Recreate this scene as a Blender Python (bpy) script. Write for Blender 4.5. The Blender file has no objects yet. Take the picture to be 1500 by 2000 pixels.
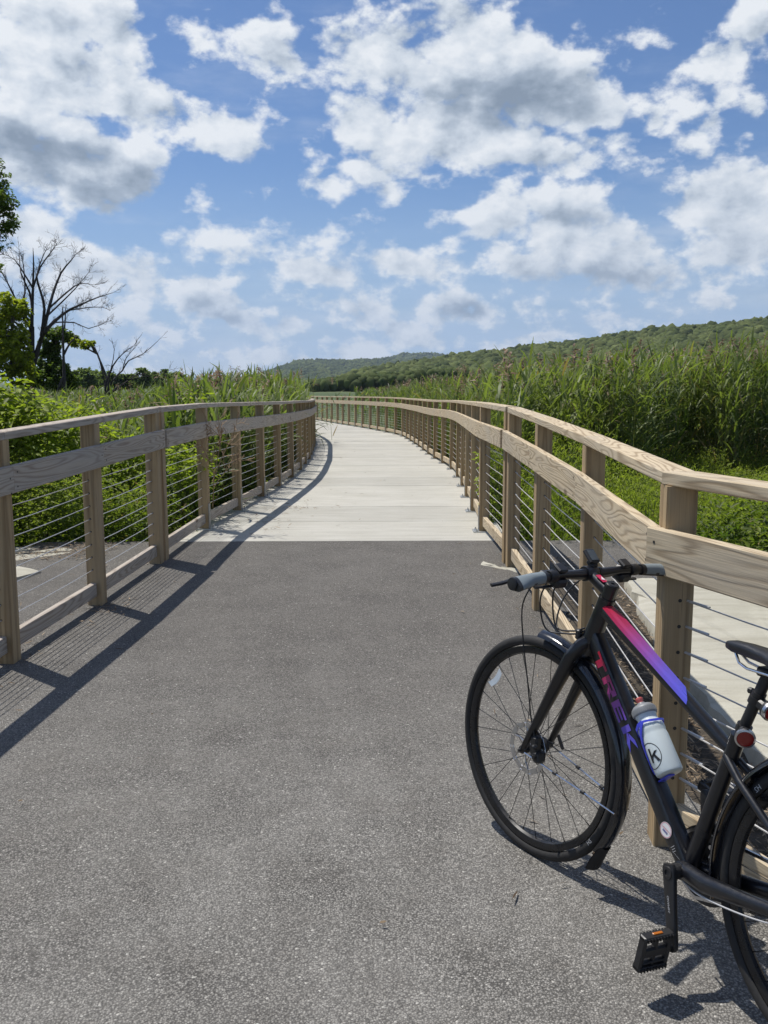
import bpy, math, random
import numpy as np
from mathutils import Vector, Matrix
rng = np.random.default_rng(7); random.seed(7)
PI = math.pi; SC = bpy.context.scene; COL = SC.collection

# ------------------------------------------------------------------ camera
CAM_H = 1.496
cam = bpy.data.objects.new('camera', bpy.data.cameras.new('camera')); COL.objects.link(cam)
cam.data.sensor_width = 36; cam.data.lens = 1820 * 36 / 2000
cam.data.clip_start = 0.05; cam.data.clip_end = 20000
cam.matrix_world = Matrix.Translation((0, 0, CAM_H)) @ Matrix.Rotation(math.radians(90 - 7.976), 4, 'X') @ Matrix.Rotation(-0.003, 4, 'Z')
SC.camera = cam
SC.render.resolution_x = 768; SC.render.resolution_y = 1024

# ------------------------------------------------------------------ sun
SUN_EL = math.radians(63.4); SUN_DIR = math.radians(140)      # direction towards the sun, counter-clockwise from +x
sv = Vector((math.cos(SUN_DIR) * math.cos(SUN_EL), math.sin(SUN_DIR) * math.cos(SUN_EL), math.sin(SUN_EL)))
sun = bpy.data.objects.new('sun', bpy.data.lights.new('sun', 'SUN')); COL.objects.link(sun)
sun.data.energy = 4.9; sun.data.angle = math.radians(0.53); sun.data.color = (1, 0.955, 0.89)
sun.rotation_euler = sv.to_track_quat('Z', 'Y').to_euler(); sun.location = (-20, 20, 60)
SC.view_settings.view_transform = 'Standard'; SC.view_settings.look = 'None'
SC.view_settings.exposure = 0.0; SC.view_settings.gamma = 1

# ------------------------------------------------------------------ node helper
class NT:
    def __init__(s, tree): s.t = tree; s.N = tree.nodes; s.L = tree.links
    def add(s, typ, ins=None, **kw):
        n = s.N.new(typ)
        for k, v in kw.items(): setattr(n, k, v)
        if ins:
            for k, v in ins.items():
                if isinstance(v, bpy.types.NodeSocket): s.L.new(v, n.inputs[k])
                elif isinstance(v, bpy.types.Node): s.L.new(v.outputs[0], n.inputs[k])
                else: n.inputs[k].default_value = v
        return n
    def m(s, op, a, b=0.0, c=0.0, clamp=False): return s.add('ShaderNodeMath', {0: a, 1: b, 2: c}, operation=op, use_clamp=clamp).outputs[0]
    def v(s, op, a, b=(0, 0, 0)):
        n = s.add('ShaderNodeVectorMath', {0: a, 1: b}, operation=op); return n.outputs[1] if op in ('LENGTH', 'DOT_PRODUCT') else n.outputs[0]
    def mix(s, f, a, b, blend='MIX'):
        n = s.add('ShaderNodeMix', data_type='RGBA', blend_type=blend)
        for k, v in ((0, f), (6, a), (7, b)):
            if isinstance(v, bpy.types.NodeSocket): s.L.new(v, n.inputs[k])
            elif k and len(v) == 3: n.inputs[k].default_value = (*v, 1)
            else: n.inputs[k].default_value = v
        return n.outputs[2]
    def noise(s, vec, scale, detail=2, rough=.5, dist=0.0, out=0): return s.add('ShaderNodeTexNoise', {'Vector': vec, 'Scale': scale, 'Detail': detail, 'Roughness': rough, 'Distortion': dist}).outputs[out]
    def mr(s, x, a, b, c=0.0, d=1.0, smooth=False):
        return s.add('ShaderNodeMapRange', {0: x, 1: a, 2: b, 3: c, 4: d}, interpolation_type='SMOOTHSTEP' if smooth else 'LINEAR').outputs[0]
    def xyz(s, x, y, z=0.0): return s.add('ShaderNodeCombineXYZ', {0: x, 1: y, 2: z}).outputs[0]
    def sep(s, v): return s.add('ShaderNodeSeparateXYZ', {0: v}).outputs

# ------------------------------------------------------------------ world: sky with cumulus clouds, laid out by compass direction
BLOBS = [(-19.6,19.2,3.2,2.1,-30,1),(-15.0,19.0,2.9,1.8,-30,1),(-17.9,16.5,5.2,2.5,-20,1.1),(-19.1,12.6,5.3,2.5,-20,1.1),(-14.8,11.6,2.5,1.4,-25,0.9),(-13.3,14.6,3.6,1.8,-15,0.9),(-9.8,13.7,3.7,1.6,-10,0.85),(-7.5,13.0,1.7,1.2,-10,0.6),(-10.6,19.0,1.4,1.0,-30,0.55),(-9.9,20.3,1.6,0.4,0,0.5),(-5.6,18.0,3.1,1.5,-20,0.9),(-1.5,18.1,3.4,2.3,0,1.1),(3.3,18.3,5.6,2.5,-5,1.2),(7.7,16.9,5.0,2.3,-15,1.2),(10.1,15.8,3.3,1.6,-10,1.1),(-1.5,14.7,4.6,2.4,0,1),(3.9,14.1,5.8,2.2,-5,1.05),(9.8,13.1,4.3,1.6,-10,1.0),(-3.9,11.1,2.2,1.1,-5,0.8),(0.3,11.7,3.3,1.7,0,0.85),(3.0,9.8,1.6,1.1,-35,0.7),(19.2,17.1,2.5,1.7,10,1),(20.9,18.1,1.7,1.9,0,0.9),(15.2,15.0,1.6,1.3,-30,0.6),(18.8,14.3,1.3,0.7,35,0.6),(17.8,13.1,1.6,0.7,-10,0.5),(21.1,14.0,1.0,1.0,0,0.5),(6.8,9.6,1.9,1.7,-30,0.95),(10.8,9.2,2.9,2.1,0,1.15),(12.9,7.8,3.5,2.1,-15,1.15),(15.3,6.3,3.1,1.3,-15,1.05),(9.1,7.3,2.7,1.3,0,0.8),(19.0,10.0,2.3,2.0,0,1.05),(20.9,9.1,2.4,2.3,0,1.1),(20.2,7.2,2.9,1.7,0,0.9),(19.0,4.5,1.8,0.8,-10,0.8),(1.5,6.8,4.3,1.4,-5,0.9),(-3.1,6.3,2.9,1.1,-20,0.85),(-1.5,4.1,3.4,1.1,-15,0.8),(4.6,4.1,3.1,1.2,-5,0.85),(-20.2,8.3,2.4,1.2,-30,0.9),(-17.8,6.5,3.0,1.4,-25,0.95),(-14.4,5.9,2.7,1.3,-25,0.9),(-10.1,4.5,3.7,1.3,-12,0.95),(-5.7,3.5,1.8,0.7,-15,0.75),(-19.5,5.3,4.1,2.2,-15,0.7),(0.9,2.9,4.0,1.0,-12,0.8),(-2.2,2.0,2.8,0.8,0,0.7),(8.9,2.5,2.3,0.5,8,0.8),(6.2,2.1,2.5,0.5,0,0.7),(13.6,3.7,6.4,1.3,0,0.45),(9.2,4.7,4.5,1.5,0,0.45),(-12.8,2.8,4.7,1.2,-15,0.5),(-9.2,1.7,3.9,0.8,-5,0.6),(-15.1,4.3,3.4,1.3,-20,0.5),(-5.9,1.4,3.7,0.7,0,0.6),(18.7,5.9,4.1,1.7,0,0.55),(-15.4,1.6,3.5,0.9,0,0.5),(-7.6,7.9,7.7,0.6,2,0.22),(-13.4,10.8,5.6,0.4,0,0.2)]
GREYS = [(-18.9,11.9,6.1,1.6,-18,1),(-14.5,11.0,2.5,0.8,-20,0.8),(7.4,15.9,5.7,1.6,-3,1),(12.4,5.9,4.7,1.0,-5,0.8),(8.8,6.7,1.8,0.9,0,0.5),(-8.9,3.8,2.7,0.6,-10,0.6),(4.9,4.0,2.1,0.7,0,0.7),(20.5,7.7,2.7,1.1,0,0.35),(10.8,9.0,1.7,0.8,0,0.35),(-4.5,17.0,1.4,0.8,0,0.2),(-1.5,3.8,1.5,0.7,0,0.4),(2.1,16.8,4.3,1.0,0,0.3),(4.2,13.3,4.4,0.8,0,0.3)]
W = bpy.data.worlds.new("World"); SC.world = W; W.use_nodes = True
w = NT(W.node_tree); w.N.clear()
sky = w.add('ShaderNodeTexSky', sky_type='NISHITA', sun_disc=False, sun_elevation=SUN_EL, sun_rotation=PI / 2 - SUN_DIR, air_density=1.0, dust_density=0.4, ozone_density=2.5, altitude=100)
SKY_S = 0.12; SKY_TINT = (.49, .62, .80)
d = w.v('NORMALIZE', w.add('ShaderNodeTexCoord').outputs['Generated'])
x, y, z = w.sep(d)
el = w.m('MULTIPLY', w.m('ARCSINE', z), 180 / PI); az = w.m('MULTIPLY', w.m('ARCTAN2', x, y), 180 / PI)
# ragged edges: push the direction about with noise before looking up the cloud outlines
def fbm(vec, s, det, r=.55): return w.noise(vec, s, det, r)
dz = w.xyz(x, y, w.m('MULTIPLY', z, 1.5))
warp = w.v('SUBTRACT', w.noise(dz, 9, 3, .55, out=1), (.5, .5, .5))
wx, wy, wz = w.sep(warp)
low = w.mr(el, 2, 11, .42, 1)
ae = w.xyz(w.m('MULTIPLY_ADD', w.m('MULTIPLY', wx, low), 5.0, az), w.m('MULTIPLY_ADD', w.m('MULTIPLY', wy, low), 4.0, el), 0.0)
def field(lst):
    acc = None
    for a, e, rx, ry, rot, wt in lst:
        mp = w.add('ShaderNodeMapping', {'Vector': ae, 'Location': (a, e, 0), 'Rotation': (0, 0, math.radians(rot)), 'Scale': (rx * 1.48, ry * 1.48, 1)}, vector_type='TEXTURE')
        g = w.m('MULTIPLY', w.add('ShaderNodeTexGradient', {0: mp.outputs[0]}, gradient_type='SPHERICAL').outputs[1], wt)
        acc = g if acc is None else w.m('SMOOTH_MAX', acc, g, .25)
    return acc
mask = field(BLOBS); grey = field(GREYS)
# the rest of the sky, out of the photograph's view, carries sparse clouds, thinned to lower the fill light
outside = w.m('MAXIMUM', w.mr(w.m('ABSOLUTE', az), 24, 32), w.mr(el, 23, 30))
rest = w.mr(w.noise(dz, 3.2, 3, .5), .58, .80, 0, .45)
mask = w.m('MAXIMUM', mask, w.m('MULTIPLY', rest, outside))
sunx, suny, sunz = sv.x, sv.y, sv.z
def puffs(vec):
    a = fbm(vec, 12, 8, .61); b = fbm(vec, 34, 5, .58)
    wv = w.v('ADD', vec, w.v('MULTIPLY', warp, (.05, .05, .05)))
    va = w.m('SUBTRACT', .95, w.add('ShaderNodeTexVoronoi', {'Vector': wv, 'Scale': 24, 'Detail': 2, 'Roughness': .5}).outputs['Distance'])
    a = w.m('ADD', w.m('MULTIPLY', a, .83), w.m('MULTIPLY', va, .17))
    return w.add('ShaderNodeMix', {0: w.mr(el, 3, 11, .65, 0), 2: a, 3: b}, data_type='FLOAT').outputs[0]
p0 = puffs(dz)
p1 = puffs(w.v('ADD', dz, (-.014, .0, .022)))
n0 = w.m('SUBTRACT', p0, w.mr(el, 3, 11, .47, .435))
body = w.m('SMOOTH_MIN', mask, .74, .25)
dens = w.m('ADD', body, w.m('MULTIPLY', n0, 2.9))
alpha = w.mr(dens, .18, .56, 0, 1, True)
wisp = w.mr(w.noise(w.xyz(w.m('MULTIPLY', x, 2.2), y, w.m('MULTIPLY', z, 9)), 2.6, 6, .62), .46, .80, 0, .55, True)
alpha = w.m('MAXIMUM', alpha, w.m('MULTIPLY', wisp, w.m('MULTIPLY', w.mr(el, 3, 16, 1, .35), w.mr(w.m('ABSOLUTE', az), 35, 90, 1, .3))))
relief = w.m('MULTIPLY', w.m('SUBTRACT', p0, p1), 2.3)
core = w.mr(w.m('ADD', mask, w.m('MULTIPLY', n0, .5)), .30, .95, 0, .26)
lit = w.m('ADD', w.m('SUBTRACT', .95, core), relief)
lit = w.m('SUBTRACT', lit, w.m('MULTIPLY', w.mr(w.m('ADD', grey, w.m('MULTIPLY', n0, .35)), .05, .70, 0, 1, True), .52), clamp=True)
ramp = w.add('ShaderNodeValToRGB', {0: lit}); cr = ramp.color_ramp
cr.elements[0].position = 0; cr.elements[0].color = (.24, .30, .38, 1)
cr.elements[1].position = 1; cr.elements[1].color = (.88, .91, .94, 1)
e_ = cr.elements.new(.35); e_.color = (.38, .45, .54, 1)
e_ = cr.elements.new(.7); e_.color = (.67, .73, .80, 1)
cc = w.v('MULTIPLY', ramp.outputs[0], (1 / SKY_S,) * 3)
base = w.mix(1.0, sky.outputs[0], SKY_TINT, 'MULTIPLY')
veil = w.m('MULTIPLY', w.mr(el, 0, 13, 1.0, 0.0, True), w.mr(w.noise(w.xyz(w.m('MULTIPLY', x, .5), y, w.m('MULTIPLY', z, 5)), 9, 3, .6), .3, .62, .7, 1))
veil = w.m('MULTIPLY', veil, w.mr(w.m('ABSOLUTE', az), 35, 90, 1, .22))  # veil, like the wisps, thinned outside the view to lower fill light
base = w.mix(veil, base, tuple(c / SKY_S for c in (.44, .59, .80)))
cover = w.mix(w.m('MULTIPLY', alpha, w.mr(el, -1, 6, .60, .97)), base, cc)
bg = w.add('ShaderNodeBackground', {'Color': cover, 'Strength': SKY_S})
w.add('ShaderNodeOutputWorld', {0: bg.outputs[0]})
try: W.cycles.sampling_method = 'MANUAL'; W.cycles.sample_map_resolution = 512
except Exception: pass

# ------------------------------------------------------------------ mesh helpers
class MB:
    """collects polygons; build() links them as one mesh object"""
    def __init__(s): s.V = []; s.F = []; s.UV = []; s.n = 0; s.MI = []
    def add(s, verts, faces, uvs=None, mi=0):
        verts = np.asarray(verts, float); b = s.n
        s.V.append(verts); s.n += len(verts)
        for i, f in enumerate(faces):
            s.F.append([b + k for k in f]); s.UV.append(uvs[i] if uvs is not None else [(0, 0)] * len(f)); s.MI.append(mi)
        return s
    def build(s, name, mats, parent=None, smooth=False, fn=None, base=None):
        V = np.concatenate(s.V) if s.V else np.zeros((0, 3))
        if fn is not None: V = fn(V)
        o0 = np.array(base if base is not None else (ROOTLOC.get(parent.name, (0, 0, 0)) if parent else (0, 0, 0)))
        me = bpy.data.meshes.new(name); me.from_pydata((V - o0).tolist(), [], s.F)
        if not isinstance(mats, (list, tuple)): mats = [mats]
        for m_ in mats: me.materials.append(m_)
        uv = me.uv_layers.new(name='UVMap'); uv.data.foreach_set('uv', np.array([c for f in s.UV for c in f], float).ravel())
        if any(s.MI): me.polygons.foreach_set('material_index', s.MI)
        if smooth is True: me.polygons.foreach_set('use_smooth', [True] * len(s.F))
        me.update()
        o = bpy.data.objects.new(name, me); COL.objects.link(o)
        if parent: o.parent = parent; ROOTLOC[o.name] = tuple(o0)
        else: o.location = o0
        if smooth and smooth is not True: me.set_sharp_from_angle(angle=smooth) if hasattr(me, 'set_sharp_from_angle') else None; me.polygons.foreach_set('use_smooth', [True] * len(s.F))
        return o
ROOTLOC = {}
def tag(o, label=None, cat=None, group=None, kind=None):
    if label: o['label'] = label
    if cat: o['category'] = cat
    if group: o['group'] = group
    if kind: o['kind'] = kind
    return o
def thing(name, loc, label, cat, group=None):
    o = bpy.data.objects.new(name, None); COL.objects.link(o); o.location = loc; o.empty_display_size = .1
    ROOTLOC[o.name] = tuple(loc); return tag(o, label, cat, group)
def nrm(a): a = np.asarray(a, float); return a / max(np.linalg.norm(a), 1e-9)
def board(mb, p0, p1, across, wd, ht, ch=.005, mi=0, end0=None, end1=None):
    """a sawn board from p0 to p1 (centre line), wd along 'across', ht along the third axis; UV runs along the grain in metres"""
    p0, p1 = np.array(p0, float), np.array(p1, float); ax = nrm(p1 - p0)
    a = np.array(across, float); a = nrm(a - ax * (a @ ax)); c = np.cross(ax, a)
    w2, h2 = wd / 2, ht / 2
    pr = [(-w2 + ch, -h2), (w2 - ch, -h2), (w2, -h2 + ch), (w2, h2 - ch), (w2 - ch, h2), (-w2 + ch, h2), (-w2, h2 - ch), (-w2, -h2 + ch)]
    L = np.linalg.norm(p1 - p0); u0 = rng.uniform(0, 50); v0 = rng.uniform(0, 50)
    V = [p0 + a * q[0] + c * q[1] for q in pr] + [p1 + a * q[0] + c * q[1] for q in pr]
    if end0 is not None:   # mitre: shear the end planes
        for i, q in enumerate(pr): V[i] = V[i] + ax * (end0 * q[0])
    if end1 is not None:
        for i, q in enumerate(pr): V[8 + i] = V[8 + i] + ax * (end1 * q[0])
    F = []; U = []; per = 0
    for i in range(8):
        j = (i + 1) % 8; dl = math.dist(pr[i], pr[j])
        F.append((i, j, 8 + j, 8 + i)); U.append([(u0, v0 + per), (u0, v0 + per + dl), (u0 + L, v0 + per + dl), (u0 + L, v0 + per)]); per += dl
    F.append(tuple(range(7, -1, -1))); U.append([(u0 + pr[k][0] * .1, v0 + 7 + pr[k][1] * 2) for k in range(7, -1, -1)])
    F.append(tuple(range(8, 16))); U.append([(u0 + pr[k][0] * .1, v0 + 9 + pr[k][1] * 2) for k in range(8)])
    return mb.add(V, F, U, mi)
def tube(mb, pts, rad, seg=8, cap=True, mi=0, flat=1.0, upv=None, closed=False):
    """tapered tube through pts; flat squeezes the section along upv"""
    P = np.array(pts, float); n = len(P); R = np.broadcast_to(np.asarray(rad, float), (n,))
    T = np.gradient(P, axis=0) if n > 2 else np.repeat([P[-1] - P[0]], n, 0)
    if closed: T = np.roll(P, -1, 0) - np.roll(P, 1, 0)
    T = T / np.maximum(np.linalg.norm(T, axis=1), 1e-9)[:, None]
    if upv is None: upv = (0, 0, 1) if abs(T[0][2]) < .9 else (1, 0, 0)
    u = nrm(np.cross(T[0], upv)); V = []
    for i in range(n):
        u = nrm(u - T[i] * (u @ T[i])) if upv is None or True else u
        v_ = np.cross(T[i], u)
        for k in range(seg):
            t = 2 * PI * k / seg; V.append(P[i] + u * math.cos(t) * R[i] + v_ * math.sin(t) * R[i] * flat)
    F = []; U = []
    for i in range(n if closed else n - 1):
        i2 = (i + 1) % n
        for k in range(seg):
            k2 = (k + 1) % seg; F.append((i * seg + k, i * seg + k2, i2 * seg + k2, i2 * seg + k)); U.append([(i * .1, k / seg), (i * .1, (k + 1) / seg), (i * .1 + .1, (k + 1) / seg), (i * .1 + .1, k / seg)])
    if cap and not closed:
        F.append(tuple(range(seg - 1, -1, -1))); U.append([(0, 0)] * seg); F.append(tuple((n - 1) * seg + k for k in range(seg))); U.append([(0, 0)] * seg)
    return mb.add(V, F, U, mi)
def sweep(mb, P, A, B, prof, closed_path=False, closed_prof=True, mi=0):
    """prof (list of (a,b)) placed at each P with axes A,B"""
    n, m = len(P), len(prof); V = [P[i] + A[i] * q[0] + B[i] * q[1] for i in range(n) for q in prof]; F = []
    for i in range(n if closed_path else n - 1):
        i2 = (i + 1) % n
        for k in range(m if closed_prof else m - 1): k2 = (k + 1) % m; F.append((i * m + k, i * m + k2, i2 * m + k2, i2 * m + k))
    if not closed_path and closed_prof: F += [tuple(range(m - 1, -1, -1)), tuple((n - 1) * m + k for k in range(m))]
    return mb.add(V, F, None, mi)
def lathe(mb, prof, o, ax, seg=24, mi=0, x0=None):
    """prof list of (radius, height) about axis ax from o"""
    ax = nrm(ax); o = np.array(o, float); u = nrm(np.cross(ax, (0, 0, 1) if abs(ax[2]) < .9 else (1, 0, 0))) if x0 is None else nrm(x0); v_ = np.cross(ax, u)
    m = len(prof); V = []; F = []
    for r, h in prof:
        for k in range(seg): t = 2 * PI * k / seg; V.append(o + ax * h + (u * math.cos(t) + v_ * math.sin(t)) * r)
    for i in range(m - 1):
        for k in range(seg): k2 = (k + 1) % seg; F.append((i * seg + k, i * seg + k2, (i + 1) * seg + k2, (i + 1) * seg + k))
    F += [tuple(range(seg - 1, -1, -1)), tuple((m - 1) * seg + k for k in range(seg))]
    return mb.add(V, F, None, mi)
def obox(mb, c, ax, ay, az_, sx, sy, sz, ch=.0, mi=0):
    c = np.array(c, float); ax, ay, az_ = np.array(ax, float), np.array(ay, float), np.array(az_, float)
    if ch <= 0:
        V = [c + ax * sx * i / 2 + ay * sy * j / 2 + az_ * sz * k / 2 for i in (-1, 1) for j in (-1, 1) for k in (-1, 1)]
        return mb.add(V, [(0, 1, 3, 2), (4, 6, 7, 5), (0, 4, 5, 1), (2, 3, 7, 6), (0, 2, 6, 4), (1, 5, 7, 3)], None, mi)
    w2, h2 = sy / 2, sz / 2
    pr = [(-w2 + ch, -h2), (w2 - ch, -h2), (w2, -h2 + ch), (w2, h2 - ch), (w2 - ch, h2), (-w2 + ch, h2), (-w2, h2 - ch), (-w2, -h2 + ch)]
    st = [(-sx / 2, .0), (-sx / 2 + ch, 1), (sx / 2 - ch, 1), (sx / 2, .0)]
    V = []; 
    for q, full in st:
        for (b_, d_) in pr:
            k = 1 if full else 1 - ch / max(min(w2, h2), 1e-6) * .8
            V.append(c + ax * q + ay * b_ * k + az_ * d_ * k)
    F = [(i * 8 + k, i * 8 + (k + 1) % 8, (i + 1) * 8 + (k + 1) % 8, (i + 1) * 8 + k) for i in range(3) for k in range(8)] + [tuple(range(7, -1, -1)), tuple(24 + k for k in range(8))]
    return mb.add(V, F, None, mi)

# ------------------------------------------------------------------ materials
def mat(name, fn):
    m_ = bpy.data.materials.new(name); m_.use_nodes = True; t = NT(m_.node_tree); t.N.clear()
    out = t.add('ShaderNodeOutputMaterial'); b = t.add('ShaderNodeBsdfPrincipled'); t.L.new(b.outputs[0], out.inputs[0]); fn(t, b, out); return m_
def setc(t, b, key, v):
    if isinstance(v, bpy.types.NodeSocket): t.L.new(v, b.inputs[key])
    elif isinstance(v, (tuple, list)) and len(v) == 3: b.inputs[key].default_value = (*v, 1)
    else: b.inputs[key].default_value = v
def bump(t, b, h, strength=.5, dist=.01):
    n = t.add('ShaderNodeBump', {'Height': h, 'Strength': strength, 'Distance': dist}); t.L.new(n.outputs[0], b.inputs['Normal']); return n
def obj_c(t): return t.add('ShaderNodeTexCoord').outputs['Object']
def geo_p(t): return t.add('ShaderNodeNewGeometry').outputs['Position']
def plain(name, col, rough=.5, metal=0., spec=.5, var=.12, coat=0., sc=40, bmp=0.0):
    def fn(t, b, o):
        n = t.noise(geo_p(t), sc, 4, .6)
        f = t.mr(n, .3, .7, 1 - var, 1 + var)
        setc(t, b, 'Base Color', t.mix(1.0, t.mix(0., col, col), t.xyz(f, f, f), 'MULTIPLY'))
        setc(t, b, 'Roughness', t.mr(n, .3, .7, max(rough - .08, .03), min(rough + .08, 1))); b.inputs['Metallic'].default_value = metal
        b.inputs['Specular IOR Level'].default_value = spec; b.inputs['Coat Weight'].default_value = coat; b.inputs['Coat Roughness'].default_value = .1
        if bmp: bump(t, b, n, bmp, .002)
    return mat(name, fn)
def wood(name, light, dark, gray, loops=1.0, lines=1.0, straight=False):
    def fn(t, b, o):
        uv = t.add('ShaderNodeTexCoord').outputs['UV']; u, v_, _ = t.sep(uv)
        if straight: base = t.xyz(t.m('MULTIPLY', u, .35), t.m('MULTIPLY', v_, 13), 0.0); fr = 34
        else: base = t.xyz(t.m('MULTIPLY', u, 1.15), t.m('MULTIPLY', v_, 11), 0.0); fr = 84
        n = t.noise(base, 1.0, 1.5, .35, .25)
        ring = t.m('MULTIPLY_ADD', t.m('SINE', t.m('MULTIPLY', n, fr)), .5, .5)
        ring = t.m('POWER', ring, 2.2)
        fib = t.noise(t.xyz(t.m('MULTIPLY', u, 5), t.m('MULTIPLY', v_, 260), 0.0), 1, 3, .6)
        wea = t.noise(t.xyz(t.m('MULTIPLY', u, 1.1), t.m('MULTIPLY', v_, 5), 3.3), 1.4, 4, .6)
        c = t.mix(t.m('MULTIPLY', ring, .66 * loops), light, dark)
        c = t.mix(t.mr(wea, .42, .75, 0, .6), c, gray)
        f = t.mr(fib, .25, .75, .82, 1.14); c = t.mix(1.0, c, t.xyz(f, f, f), 'MULTIPLY')
        # knots
        vo = t.add('ShaderNodeTexVoronoi', {'Vector': t.xyz(t.m('MULTIPLY', u, 1.4), t.m('MULTIPLY', v_, 3.2), 0.0), 'Scale': 1.0, 'Randomness': 1.0})
        k = t.mr(vo.outputs['Distance'], .045, .095, 1, 0, True); c = t.mix(t.m('MULTIPLY', k, .75), c, (.10, .06, .035))
        # drying checks
        ck = t.noise(t.xyz(t.m('MULTIPLY', u, .9), t.m('MULTIPLY', v_, 60), 8.), 1, 2, .5)
        ck = t.mr(ck, .71, .74, 0, 1); c = t.mix(t.m('MULTIPLY', ck, .7), c, (.05, .035, .025))
        setc(t, b, 'Base Color', c); b.inputs['Roughness'].default_value = .78; b.inputs['Specular IOR Level'].default_value = .25
        h = t.m('SUBTRACT', t.m('ADD', t.m('MULTIPLY', ring, -.35), t.m('MULTIPLY', fib, .5)), t.m('ADD', ck, k)); bump(t, b, h, .55, .0025)
    return mat(name, fn)
M = {}
M['rail'] = wood('weathered_rail_wood', (.58, .475, .32), (.23, .155, .085), (.44, .395, .315))
M['post'] = wood('post_wood', (.42, .305, .17), (.15, .09, .04), (.34, .28, .20), loops=.8, straight=True)
M['rail_shaded'] = wood('shaded_rail_wood', (.47, .405, .33), (.23, .175, .13), (.37, .35, .325))  # darker, greyer copy of the rail wood: left side's shade in its colour
M['steel'] = plain('galvanised_steel', (.55, .57, .58), .42, 1., var=.15)
M['cable'] = plain('stainless_cable', (.62, .61, .59), .35, .35, var=.08)
M['nail'] = plain('nail_head', (.06, .055, .05), .6, .6)
def f_asph(t, b, o):
    p = geo_p(t)
    v1 = t.add('ShaderNodeTexVoronoi', {'Vector': p, 'Scale': 165, 'Randomness': 1.0})
    v2 = t.add('ShaderNodeTexVoronoi', {'Vector': p, 'Scale': 330, 'Randomness': 1.0})
    cr_ = t.sep(v1.outputs['Color'])[0]; c2 = t.sep(v2.outputs['Color'])[1]
    big = t.noise(p, .55, 4, .55); mid = t.noise(p, 5, 5, .6)
    base = t.mix(t.mr(big, .35, .65), (.270, .258, .232), (.315, .302, .275))
    base = t.mix(t.mr(mid, .45, .75, 0, .45), base, (.165, .150, .130))
    Y_ = t.sep(p)[1]
    far_tone = t.mr(t.m('ADD', Y_, t.m('MULTIPLY', t.m('SUBTRACT', t.noise(p, 1.1, 4, .6), .5), 2.6)), 2.6, 5.6, 0, 1, True); base = t.mix(t.m('MULTIPLY', far_tone, .75), base, (.192, .178, .158))  # asphalt mixes to a darker brown further along the path
    f = t.mr(cr_, 0, 1, .64, 1.32); base = t.mix(1.0, base, t.xyz(f, f, f), 'MULTIPLY')
    f = t.mr(c2, 0, 1, .75, 1.22); base = t.mix(1.0, base, t.xyz(f, f, f), 'MULTIPLY')
    pits = t.mr(t.noise(p, 2.6, 5, .65), .40, .68, .1, .45)
    base = t.mix(t.m('MULTIPLY', t.mr(v1.outputs['Distance'], .32, .62, 0, 1), t.m('ADD', pits, .35)), base, (.05, .047, .043))
    base = t.mix(t.mr(cr_, .988, .996, 0, .9), base, (.52, .50, .45))
    setc(t, b, 'Base Color', base); b.inputs['Roughness'].default_value = .85; b.inputs['Specular IOR Level'].default_value = .25
    h = t.m('ADD', t.m('MULTIPLY', t.m('SUBTRACT', 1.0, v1.outputs['Distance']), .8), t.m('MULTIPLY', cr_, .9)); h = t.m('ADD', h, t.m('MULTIPLY', c2, .35))
    stn = t.mr(t.noise(p, 1.7, 3, .5), .58, .72, 0, .10); base = t.mix(stn, base, (.10, .092, .08)); setc(t, b, 'Base Color', base)
    bump(t, b, h, .95, .0045)
M['asphalt'] = mat('asphalt', f_asph)
def f_conc(c0, c1, stain):
    def fn(t, b, o):
        p = geo_p(t); X, Y, Z = t.sep(p)
        pan = t.add('ShaderNodeTexWhiteNoise', {1: t.m('FLOOR', t.m('MULTIPLY', t.m('SUBTRACT', Y, 8.18), 1 / 1.31))}, noise_dimensions='1D').outputs[0]
        n1 = t.noise(p, 1.3, 5, .6); n2 = t.noise(t.xyz(t.m('MULTIPLY', X, .8), t.m('MULTIPLY', Y, 9), 0.0), 1.6, 4, .6); n3 = t.noise(p, 160, 3, .6)
        c = t.mix(t.mr(n1, .3, .7), c0, c1); c = t.mix(t.mr(n2, .42, .75, 0, .60), c, stain)
        c = t.mix(t.mr(t.noise(p, 7, 6, .7), .55, .75, 0, .35), c, stain)
        f = t.m('MULTIPLY', t.mr(n3, .3, .7, .9, 1.08), t.mr(pan, 0, 1, .90, 1.05)); c = t.mix(1.0, c, t.xyz(f, f, f), 'MULTIPLY')
        setc(t, b, 'Base Color', c); b.inputs['Roughness'].default_value = .82
        bump(t, b, t.m('ADD', n3, t.m('MULTIPLY', n2, .6)), .3, .003)
    return fn
M['concrete'] = mat('precast_concrete', f_conc((.49, .475, .42), (.42, .405, .35), (.30, .285, .24)))
M['slab'] = mat('rough_concrete', f_conc((.52, .50, .42), (.43, .41, .33), (.29, .265, .20)))
def f_soil(t, b, o):
    p = geo_p(t); n = t.noise(p, 2.5, 8, .7); n2 = t.noise(p, 30, 5, .7)
    c = t.mix(t.mr(n, .35, .65), (.045, .038, .028), (.09, .072, .05)); c = t.mix(t.mr(n2, .55, .75, 0, .6), c, (.17, .13, .09))
    setc(t, b, 'Base Color', c); b.inputs['Roughness'].default_value = .95; bump(t, b, n2, .8, .03)
M['soil'] = mat('soil', f_soil)
def f_marsh(t, b, o):
    p = geo_p(t); n = t.noise(p, .03, 8, .65); n2 = t.noise(p, 1.2, 6, .7)
    c = t.mix(t.mr(n, .4, .6), (.045, .075, .018), (.085, .115, .035)); c = t.mix(t.mr(n2, .5, .75, 0, .6), c, (.10, .095, .05))
    near = t.mr(t.v('LENGTH', p), 14, 30); c = t.mix(near, (.035, .035, .016), c)
    setc(t, b, 'Base Color', c); b.inputs['Roughness'].default_value = .95; bump(t, b, n2, .8, .2)
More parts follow.
